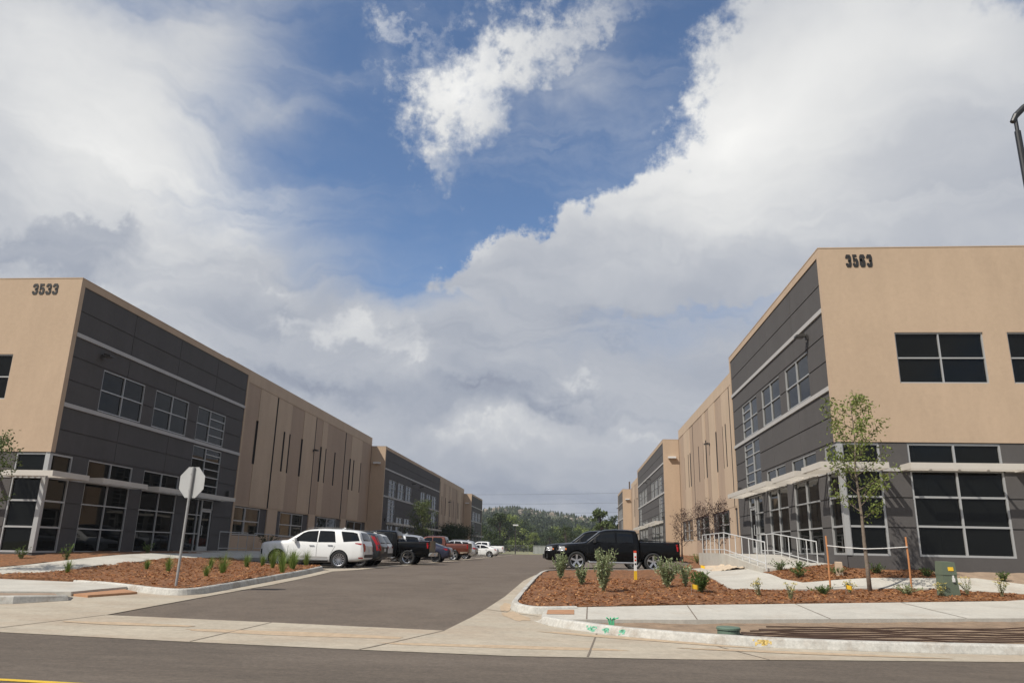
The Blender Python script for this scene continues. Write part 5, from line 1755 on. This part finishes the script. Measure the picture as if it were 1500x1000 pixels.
cbx = empty('utility_cabinet', on(10.25, 22.4, 0.08), 'green metal utility cabinet with yellow label standing in the mulch', 'cabinet')
mb = MB()
w, d, h = 0.215, 0.17, 0.58
mb.hexa([(-w - .02, -d - .02, -0.15), (w + .02, -d - .02, -0.15), (w + .02, d, -0.15), (-w - .02, d, -0.15), (-w + .02, -d + .01, h), (w - .02, -d + .01, h), (w - .02, d, h), (-w + .02, d, h)])
mb.build('base', M['box_green'], cbx)
mb = MB()
mb.hexa([(-w + .01, -d - .005, h), (w - .01, -d - .005, h), (w - .01, d, h), (-w + .01, d, h), (-w + .03, -d + .02, 0.92), (w - .03, -d + .02, 0.92), (w - .04, d, 0.94), (-w + .04, d, 0.94)])
ld = mb.build('hood', M['box_green'], cbx)
mb = MB()
mb.hexa([(-0.03, -d - .008, 0.69), (0.12, -d - .008, 0.69), (0.12, -d + .006, 0.79), (-0.03, -d + .006, 0.79), (-0.03, -d + .02, 0.69), (0.12, -d + .02, 0.69), (0.12, -d + .03, 0.79), (-0.03, -d + .03, 0.79)])
mb.build('label', M['yellow'], ld)
mb = MB()
mb.box(0.05, 0.11, -d - 0.04, -d + 0.02, 0.40, 0.50)
mb.box(0.065, 0.095, -d - 0.03, -d + 0.02, 0.50, 0.57)
mb.build('padlock', M['white_metal'], cbx)
cbx.rotation_euler = (0, 0, R(6))

mk = empty('marker_post', on(2.02, 25.6, 0.10), 'short utility marker post, yellow below and white above with a red cap', 'post')
for nm, z0, z1, mm, ww in (('post', -0.2, 0.30, 'yellow', 0.046), ('sleeve', 0.302, 0.86, 'white_plastic', 0.042), ('cap', 0.862, 0.93, 'orange', 0.043)):
    mb = MB()
    mb.hexa([(-ww, -.02, z0), (ww, -.02, z0), (ww, .02, z0), (-ww, .02, z0), (-ww, -.02, z1), (ww, -.02, z1), (ww, .02, z1), (-ww, .02, z1)])
    p_ = mb.build(nm, M[mm], mk)
    if nm == 'sleeve':
        for z in (0.74, 0.64, 0.52):
            m2 = MB()
            m2.box(-0.028, 0.028, -0.0235, -0.021, z - 0.035, z + 0.02)
            m2.build('stripe', M['orange' if z != 0.52 else 'black_metal'], p_)
mk.rotation_euler = (0, 0, R(12))
for x, y, a, lb_ in ((3.0, 20.3, 0.4, 'yellow marking flag bent over near the front edge of the mulch'), (5.15, 32.2, -0.5, 'yellow marking flag by the path behind the island'), (7.35, 21.9, 0.2, 'yellow marking flag at the ramp-side stake')):
    fl = empty('marking_flag', on(x, y, 0.08), lb_, 'flag', 'yellow marking flags', a)
    mb = MB()
    mb.tube([(0, 0, -0.05), (0.02, 0, 0.30)], 0.004, 5)
    mb.build('wire', M['galv'], fl)
    mb = MB()
    for k in range(4):
        x0, x1 = 0.02 + 0.045 * k, 0.02 + 0.045 * (k + 1)
        f = lambda q: 0.02 * math.sin(q * 30)
        mb.quad((x0, f(x0), 0.19 - .2 * x0), (x1, f(x1), 0.19 - .2 * x1), (x1, f(x1), 0.30 - .2 * x1), (x0, f(x0), 0.30 - .2 * x0))
    mb.build('pennant', M['yellow'], fl)
lid = empty('valve_box', (2.62, 13.72, lie(2.62, 13.72) + 0.015), 'round green valve box lid standing up from the bare soil', 'valve box')
mb = MB()
mb.lathe([(0.19, -0.1), (0.185, 0.10), (0.175, 0.115)], 24, lambda a, b, z: (a, b, z))
mb.build('body', M['lid_green'], lid)
mb = MB()
mb.lathe([(0.20, 0.112), (0.20, 0.14), (0.185, 0.155), (0.001, 0.158)], 24, lambda a, b, z: (a, b, z))
mb.build('lid', M['lid_green'], lid)
pb = MB()
pb.hexa([(-.11, -.06, -0.2), (.11, -.06, -0.2), (.11, .06, -0.2), (-.11, .06, -0.2), (-.10, -.05, 0.40), (.10, -.05, 0.40), (.10, .05, 0.42), (-.10, .05, 0.42)])
o = pb.build('utility_pedestal', M['tan_light'])
o.location = on(8.35, 25.3, 0.1)
tag(o, 'small tan utility pedestal at the building foot behind the young tree', 'pedestal')
# irrigation tubing across the bare soil
for k in range(9):
    r_ = random.Random(300 + k)
    pts = []
    x = 0.9 + 0.55 * k if k < 4 else 1.9 + 0.2 * k
    x0 = x
    while x < 40:
        t = (x - 2) / 13
        lo = lerp((0, 1.5, 3, 6.8, 14, 30, 60), (14.45, 13.5, 13.0, 13.05, 13.75, 15.1, 17.7), x)
        hi = lerp((0, 2.07, 6.29, 9.36, 16, 60), (14.6, 15.05, 16.2, 16.95, 17.9, 21.7), x)
        y = lo + (hi - lo) * (0.04 + 0.085 * k + 0.022 * noise.noise((x * 0.25, k * 3.1, 0)))
        pts.append((x, y, lie(x, y) + 0.055 + 0.45 * hump(x, y) + 0.008 * noise.noise((x, k, 7))))
        x += 0.35
    mb = MB()
    mb.tube(pts, 0.013, 6)
    tag(mb.build('irrigation_hose', M['hose']), 'brown irrigation hose laid lengthwise over the bare soil of the parkway', 'hose', 'irrigation hoses on the parkway soil')
# thin, broken spray marks on the kerb: flecks that lie on its face
M['green_fleck'] = mat('faded_green_paint', (0.16, 0.42, 0.28), 0.85, var=0.2, vscale=30)
M['yellow_fleck'] = mat('faded_yellow_paint', (0.58, 0.42, 0.14), 0.85, var=0.2, vscale=30)
rs = random.Random(17)
KP = [Vector(p) for p in KR]
for cx, wid, n, m_ in ((0.32, 0.03, 16, 'green_fleck'), (0.55, 0.035, 16, 'green_fleck'), (0.80, 0.025, 12, 'green_fleck'), (2.95, 0.06, 34, 'yellow_fleck')):
    mb = MB()
    for _ in range(n):
        x = cx + rs.gauss(0, wid)
        for a, b in zip(KP[:-1], KP[1:]):
            if a.x <= x <= b.x:
                break
        t = (x - a.x) / (b.x - a.x)
        y = a.y + t * (b.y - a.y)
        d = (b - a).normalized()
        nn = Vector((-d.y, d.x))
        w_ = rs.uniform(0.008, 0.03)
        f0 = rs.uniform(0.06, 0.75)
        f1 = min(0.93, f0 + rs.uniform(0.12, 0.5))
        q = []
        for s_, f in ((-1, f0), (1, f0 + 0.05), (1, f1), (-1, f1 - 0.05)):
            p = Vector((x, y)) + d * s_ * w_ + nn * (0.035 * f - 0.004)
            q.append((p.x, p.y, lie(p.x, p.y) + 0.01 + 0.105 * f))
        mb.quad(*q)
    strc(mb.build('spray_mark', M[m_]))
mb = MB()
for i in range(4):
    mb.tube([(0.65 + 0.02 * i, 14.05, lie(.65, 14.05) + 0.02), (0.62 + 0.03 * i, 14.03, lie(.65, 14.05) + 0.2), (0.58 + 0.07 * i, 14.0, lie(.65, 14.05) + 0.23)], 0.012, 5)
tag(mb.build('green_ribbon', M['green_spray']), 'tuft of bright green survey ribbon standing behind the kerb', 'ribbon')

# ------------------------------------------------------------------ ramp and railings
rp = empty('access_ramp', (6.4, 27.0, 0.0), 'pale concrete ramp rising along the glazing to the right building door', 'ramp')
mb = MB()
zr = lambda y: 0.44 + (0.90 - 0.44) * min(1, (y - 27.0) / 7.0)
ysr = [27.0, 29.0, 31.0, 34.0, 40.2]
for i in range(4):
    a, b = ysr[i], ysr[i + 1]
    P = lambda x, y, z: (x - 6.4, y - 27.0, z)
    mb.hexa([P(6.4, a, -0.3), P(8.85, a, -0.3), P(8.85, b, -0.3), P(6.4, b, -0.3), P(6.4, a, zr(a)), P(8.85, a, zr(a)), P(8.85, b, zr(b)), P(6.4, b, zr(b))])
mb.build('slab', M['walk'], rp)


def railing(label, pts, up=0.86, low=0.16, post_gap=1.0, parent_group=None, m=None):
    """posts standing along a line of points, a top rail and a low rail"""
    root = empty('railing', pts[0], label, 'railing', parent_group)
    V0 = Vector(pts[0])
    P = [Vector(p) - V0 for p in pts]
    top = MB()
    top.tube([p + Vector((0, 0, up)) for p in P], 0.021, 8)
    top.build('handrail', m or M['rail'], root)
    lw = MB()
    lw.tube([p + Vector((0, 0, low)) for p in P], 0.017, 8)
    lw.build('lower_rail', m or M['rail'], root)
    for i in range(len(P) - 1):
        n = max(1, round((P[i + 1] - P[i]).length / post_gap))
        for k in range(n + (1 if i == len(P) - 2 else 0)):
            q = P[i].lerp(P[i + 1], k / n)
            mb = MB()
            mb.tube([q - Vector((0, 0, 0.08)), q + Vector((0, 0, up))], 0.018, 8)
            mb.build('baluster', m or M['rail'], root)
    return root


railing('white handrail on the outer edge of the concrete ramp', [(6.5, 26.9, zr(27)), (6.5, 34.0, zr(34)), (6.5, 39.5, zr(39))], post_gap=1.15, parent_group='handrails of the right ramp')
railing('white handrail along the glazing side of the concrete ramp', [(8.55, 28.0, zr(28)), (8.6, 34.0, zr(34)), (8.6, 36.2, zr(36))], post_gap=1.2, parent_group='handrails of the right ramp')
zl = lambda x, y: lie(x, y) + 0.16
railing('grey handrail before the left building door, nearest the stop sign', [(-17.5, 37.0, zl(-17.5, 37)), (-17.5, 40.3, zl(-17.5, 40.3))], up=0.95, post_gap=1.3, parent_group='handrails before the left door', m=M['galv'])
railing('grey handrail before the left building door, nearer the white SUV', [(-17.5, 41.2, zl(-17.5, 41.2)), (-17.5, 51.0, zl(-17.5, 51) - 0.1)], up=0.95, post_gap=1.9, parent_group='handrails before the left door', m=M['galv'])

# ------------------------------------------------------------------ street lamp at the right edge
lp = empty('street_lamp', (8.70, 13.72, lie(8.7, 13.72)), 'black street lamp post with a curved arm at the right edge of the picture', 'street lamp')
mb = MB()
mb.tube([(0, 0, -0.2), (0, 0, 9.45)], [0.09, 0.055], 12)
mb.tube([(0, 0, 9.45), (0, 0, 9.72)], [0.036, 0.036], 10)
mb.build('pole', M['black_metal'], lp)
mb = MB()
mb.tube([(-0.06, 0, 9.66), (0.02, 0, 9.80), (0.20, 0, 9.98), (0.55, 0, 10.22), (1.5, 0, 10.42)], [0.05, 0.06, 0.06, 0.055, 0.045], 10)
mb.build('arm', M['black_metal'], lp)
mb = MB()
mb.hexa([(1.4, -0.16, 10.36), (2.1, -0.14, 10.38), (2.1, 0.14, 10.38), (1.4, 0.16, 10.36), (1.4, -0.12, 10.50), (2.05, -0.1, 10.48), (2.05, 0.1, 10.48), (1.4, 0.12, 10.50)])
mb.build('lamp_head', M['black_metal'], lp)

# ------------------------------------------------------------------ beyond the lot: fence, lamp, trees, hill, wires
M['far_wall'] = mat('far_corrugated', (0.34, 0.35, 0.34), 0.7, var=0.05)
M['wood_pole'] = mat('pole_wood', (0.10, 0.065, 0.045), 0.9, var=0.2)
M['wire'] = mat('wire', (0.06, 0.06, 0.065), 0.6)
M['hill'] = mat('hillside', (0.075, 0.080, 0.042), 0.95, var=0.35, vscale=0.02, dirt=((0.20, 0.17, 0.12), 0.035, 0.58, 0.72, 0.6))
M['pine'] = leaf_mat('pine_needles', (0.018, 0.028, 0.014), (0.030, 0.044, 0.020), (0.05, 0.066, 0.03))
M['far_wood'] = leaf_mat('far_wood_leaf', (0.018, 0.028, 0.011), (0.036, 0.052, 0.018), (0.070, 0.088, 0.030))
M['house'] = mat('far_house_wall', (0.42, 0.38, 0.33), 0.8)
M['house_roof'] = mat('far_house_roof', (0.24, 0.21, 0.19), 0.9)

cf_ = empty('corrugated_fence', (-9.3, 180.0, -0.1), 'pale corrugated metal fence closing the far end of the drive', 'fence')
mb = MB()
n = 60
for k in range(n):
    x0, x1 = 4.6 * k / n * 2, 4.6 * (k + 1) / n * 2
    y0 = 0.06 if k % 2 else -0.06
    mb.quad((x0, y0, 0), (x1, -y0, 0), (x1, -y0, 1.75), (x0, y0, 1.75))
mb.build('panel', M['far_wall'], cf_)
mb = MB()
mb.box(0, 9.2, -0.09, 0.09, 1.75, 1.83)
mb.build('top_rail', M['far_wall'], cf_)
chn = empty('chain_link_fence', (-32.0, 165.0, -0.1), 'thin wire fence beyond the far white pickup', 'fence')
for k in range(9):
    mb = MB()
    mb.tube([(2.8 * k, 0, -0.1), (2.8 * k, 0, 1.75)], 0.04, 6)
    mb.build('fence_post', M['galv'], chn)
for z in (1.7, 0.15):
    mb = MB()
    mb.tube([(0, 0, z), (22.4, 0, z)], 0.025, 5)
    mb.build('fence_rail', M['galv'], chn)
mb = MB()
for k in range(150):
    for s in (-1, 1):
        x = 22.4 * k / 150
        a = max(0.0, min(22.4, x - s * 0.8))
        mb.tube([(x, 0.01, 0.15), (x + s * 0.8 if 0 < x + s * 0.8 < 22.4 else x, 0.01, 1.7)], 0.006, 3, cap=False)
mb.build('wire_mesh', M['galv'], chn)
fl_ = empty('street_lamp', (-11.2, 150.0, -0.1), 'far parking lot lamp with a white head before the dark trees', 'street lamp')
mb = MB()
mb.tube([(0, 0, 0), (0, 0, 5.4)], [0.10, 0.07], 8)
mb.build('pole', M['bronze'], fl_)
mb = MB()
mb.box(-0.5, 0.5, -0.25, 0.25, 5.35, 5.6)
mb.build('lamp_head', M['white_metal'], fl_)

# utility pole and its lines beyond the right building
up = empty('utility_pole', (14.0, 190.0, 0.0), 'brown wooden utility pole rising behind the far roof of the right building', 'pole')
mb = MB()
mb.tube([(0, 0, -0.5), (0, 0, 17.6)], [0.26, 0.17], 10)
mb.build('shaft', M['wood_pole'], up)
for k, (z0, z1) in enumerate(((14.9, 15.2), (12.5, 12.9), (10.2, 10.4))):
    pts = []
    for i in range(25):
        t = i / 24
        pts.append((14.0 - 120 * t, 190 + 20 * t, z0 + (z1 + 1.2 - z0) * t - 5.0 * t * (1 - t)))
    mb = MB()
    mb.tube(pts, 0.022, 4)
    tag(mb.build('power_line', M['wire']), ('topmost power line crossing the gap between the buildings', 'middle power line crossing the gap between the buildings', 'lowest power line crossing the gap between the buildings')[k], 'power line', 'power lines over the gap')

# hill with a ridge
def hill_z(x, y):
    rx = lerp((-900, -420, -250, -160, -60, 20, 90, 160, 420, 900), (26, 44, 52, 54, 52, 38, 20, 12, 9, 7), x)
    q = ss(420, 900, y) * (1 - 0.6 * ss(980, 1500, y))
    return -2 + rx * q * (0.86 + 0.16 * noise.noise((x * 0.012, y * 0.008, 1)) + 0.05 * noise.noise((x * 0.05, y * 0.03, 2)))


mb = MB()
nx, ny = 70, 40
hx = [-900 + 1800 * i / nx for i in range(nx + 1)]
hy = [330 + 1270 * j / ny for j in range(ny + 1)]
for y in hy:
    for x in hx:
        mb.v.append((x, y, hill_z(x, y)))
for j in range(ny):
    for i in range(nx):
        a = j * (nx + 1) + i
        mb.f.append([a, a + 1, a + nx + 2, a + nx + 1])
        mb.m.append(0)
strc(mb.build('hill', M['hill'], smooth=True))
# the wooded slope reads as one mass
rf = random.Random(5)
fb = MB()


def conifer(mb, x, y, z, h, w, r_):
    for k in range(4):
        t0, t1 = 0.1 + 0.22 * k, min(1.0, 0.1 + 0.22 * k + 0.40)
        w0 = w * (1 - t0) * r_.uniform(0.8, 1.15)
        n = 6
        a0 = r_.uniform(0, 6)
        ring = [(x + w0 * r_.uniform(0.65, 1.15) * math.cos(a0 + 6.283 * i / n), y + w0 * math.sin(a0 + 6.283 * i / n), z + h * t0 + r_.uniform(-.04, .04) * h) for i in range(n)]
        mb.add(ring + [(x, y, z + h * t1)], [(i, (i + 1) % n, n) for i in range(n)])


for k in range(2600):
    y = 620 + 420 * rf.random()
    x = rf.uniform(-0.20, 0.08) * y
    if noise.noise((x * 0.025, y * 0.02, 4)) > 0.0 and rf.random() < 0.75:
        continue
    h = rf.uniform(2.5, 5.8)
    conifer(fb, x, y, hill_z(x, y) - 0.4, h, h * rf.uniform(0.28, 0.5), rf)
for k in range(2300):
    y = 400 + 300 * rf.random()
    x = rf.uniform(-0.21, 0.09) * y
    h = rf.uniform(5, 10.5)
    z = hill_z(x, y)
    w_ = h * rf.uniform(0.35, 0.6)
    for q in range(34):
        v = rv(rf)
        p = Vector((x, y, z + h * 0.55)) + Vector((v.x * w_, v.y * w_, v.z * h * 0.45)) * rf.uniform(0.6, 1.05)
        leaf(fb, p, rv(rf) + v * 0.4, v, h * rf.uniform(0.14, 0.30), h * 0.09)
tag(fb.build('hillside_forest', M['far_wood']), kind='stuff')
# boulders on the ridge
rb = MB()
for k in range(150):
    y = rf.uniform(760, 900)
    x = rf.uniform(-0.16, 0.03) * y
    z = hill_z(x, y)
    s_ = rf.uniform(0.8, 3.0)
    rb.add([(x + s_ * rf.uniform(.6, 1.3) * math.cos(6.283 * i / 6), y + s_ * math.sin(6.283 * i / 6), z + q * s_ * rf.uniform(.7, 1.2)) for q in (-.3, .6) for i in range(6)] + [(x, y, z + s_ * 0.95)],
           [(i, (i + 1) % 6, 6 + (i + 1) % 6, 6 + i) for i in range(6)] + [(6 + i, 6 + (i + 1) % 6, 12) for i in range(6)])
M['boulder'] = mat('boulder', (0.25, 0.21, 0.165), 0.9, var=0.2, vscale=0.3)
tag(rb.build('hillside_boulders', M['boulder']), kind='stuff')
HS = ((-58, 470, 'pale house with grey roof low among the trees, left of the far lamp'), (-48, 520, 'pale house with grey roof halfway up the wooded slope'), (-30, 430, 'pale house among the trees right above the corrugated fence'), (-12, 470, 'pale house among the trees just left of the black pickups'), (-95, 560, 'pale house high on the slope beside the far end of the left building'), (6, 500, 'pale house on the slope above the black pickup hood'))
for k, (x, y, lb_) in enumerate(HS):
    hs = empty('house', (x, y, hill_z(x, y) + 2.5), lb_, 'house', 'houses on the wooded slope', rf.uniform(-.5, .5))
    mb = MB()
    mb.box(-5, 5, -3.5, 3.5, -6, 4.2)
    mb.build('wall', M['house'], hs)
    mb = MB()
    mb.add([(-5.5, -4, 4.1), (5.5, -4, 4.1), (5.5, 4, 4.1), (-5.5, 4, 4.1), (-5.5, 0, 6.2), (5.5, 0, 6.2)], [(0, 1, 5, 4), (2, 3, 4, 5), (1, 2, 5), (3, 0, 4), (3, 2, 1, 0)])
    mb.build('roof', M['house_roof'], hs)
    for q in (-2.6, 2.2):
        mb = MB()
        mb.box(q - .8, q + .8, -3.56, -3.49, 1.0, 2.6)
        mb.build('window', M['glass'], hs)


def far_tree(x, y, h, w, seed, lm, label):
    r_ = random.Random(seed)
    root = empty('far_tree', (x, y, -0.3 if y < 420 else hill_z(x, y)), label, 'tree', 'trees beyond the far end of the lot')
    tb, lb = MB(), MB()
    tb.tube([(0, 0, -0.5), (r_.uniform(-.3, .3), 0, h * 0.35), (0, 0, h * 0.8)], [h * 0.03, h * 0.024, h * 0.01], 7)
    cl = []
    for k in range(26):
        t = r_.random()
        z = h * (0.14 + 0.80 * t)
        rad = w * math.sqrt(max(0.02, 1 - (abs(t - 0.42) / 0.62) ** 2)) * r_.uniform(0.35, 1.0)
        a = r_.uniform(0, 6.28)
        c = Vector((rad * math.cos(a), rad * math.sin(a), z))
        cl.append(c)
        tb.tube([(0, 0, z * 0.72), tuple(c)], [h * 0.008, h * 0.003], 4, cap=False)
    for c in cl:
        s = w * r_.uniform(0.22, 0.42)
        for _ in range(85):
            v = rv(r_)
            p = c + Vector((v.x, v.y, v.z * 0.75)) * s * r_.random() ** 0.4
            leaf(lb, p, rv(r_) + v * 0.5, v, h * 0.052 * r_.uniform(.6, 1.3), h * 0.017)
    tb.build('trunk', M['dark_bark'], root)
    lb.build('crown', lm, root)


FT = []
rt = random.Random(9)
for k in range(30):
    y = rt.uniform(205, 400)
    x = y * (-0.155 + 0.215 * ((k * 0.618) % 1.0)) + rt.uniform(-2, 2)
    FT.append((x, y, rt.uniform(0.026, 0.041) * y * (0.9 if x > -20 else 1.1)))
FT.sort(key=lambda q: q[0] / q[1])
for k, (x, y, h) in enumerate(FT):
    if abs(x / y + 0.08) < 0.016:
        h *= 1.18
    lm = (M['leaf_far'], M['leaf_dark'], M['leaf_far'], M['leaf_tree'])[k % 4]
    where = 'behind the far end of the left building' if x / y < -0.105 else 'behind the far lamp and the corrugated fence' if x / y < -0.035 else 'behind the two black pickups' if x / y < 0.03 else 'close by the far end of the right building'
    what = ('broad dark green', 'nearly black-green', 'dusky green', 'lighter green')[k % 4]
    far_tree(x, y, h, h * rt.uniform(0.34, 0.5), 500 + k, lm, '%s leafy tree far off, %s' % (what, where))
far_tree(6.0, 168, 10.2, 2.3, 600, M['leaf_pale'], 'tall loose pale green tree just left of the far end of the right building')
far_tree(9.2, 176, 8.8, 2.6, 601, M['leaf_far'], 'dark tree touching the far end of the right building')

# the air between here and the hill
hz = MB()
hz.box(-1500, 1500, -380, 1400, -8, 120)
M['air'] = bpy.data.materials.new('air')
M['air'].use_nodes = True
ta = M['air'].node_tree
ta.nodes.clear()
oa = ta.nodes.new('ShaderNodeOutputMaterial')
va = ta.nodes.new('ShaderNodeVolumePrincipled')
va.inputs['Color'].default_value = (0.80, 0.84, 0.90, 1)
va.inputs['Density'].default_value = 0.00021
va.inputs['Anisotropy'].default_value = 0.2
ta.links.new(va.outputs[0], oa.inputs['Volume'])
tag(hz.build('haze', M['air']), kind='stuff')
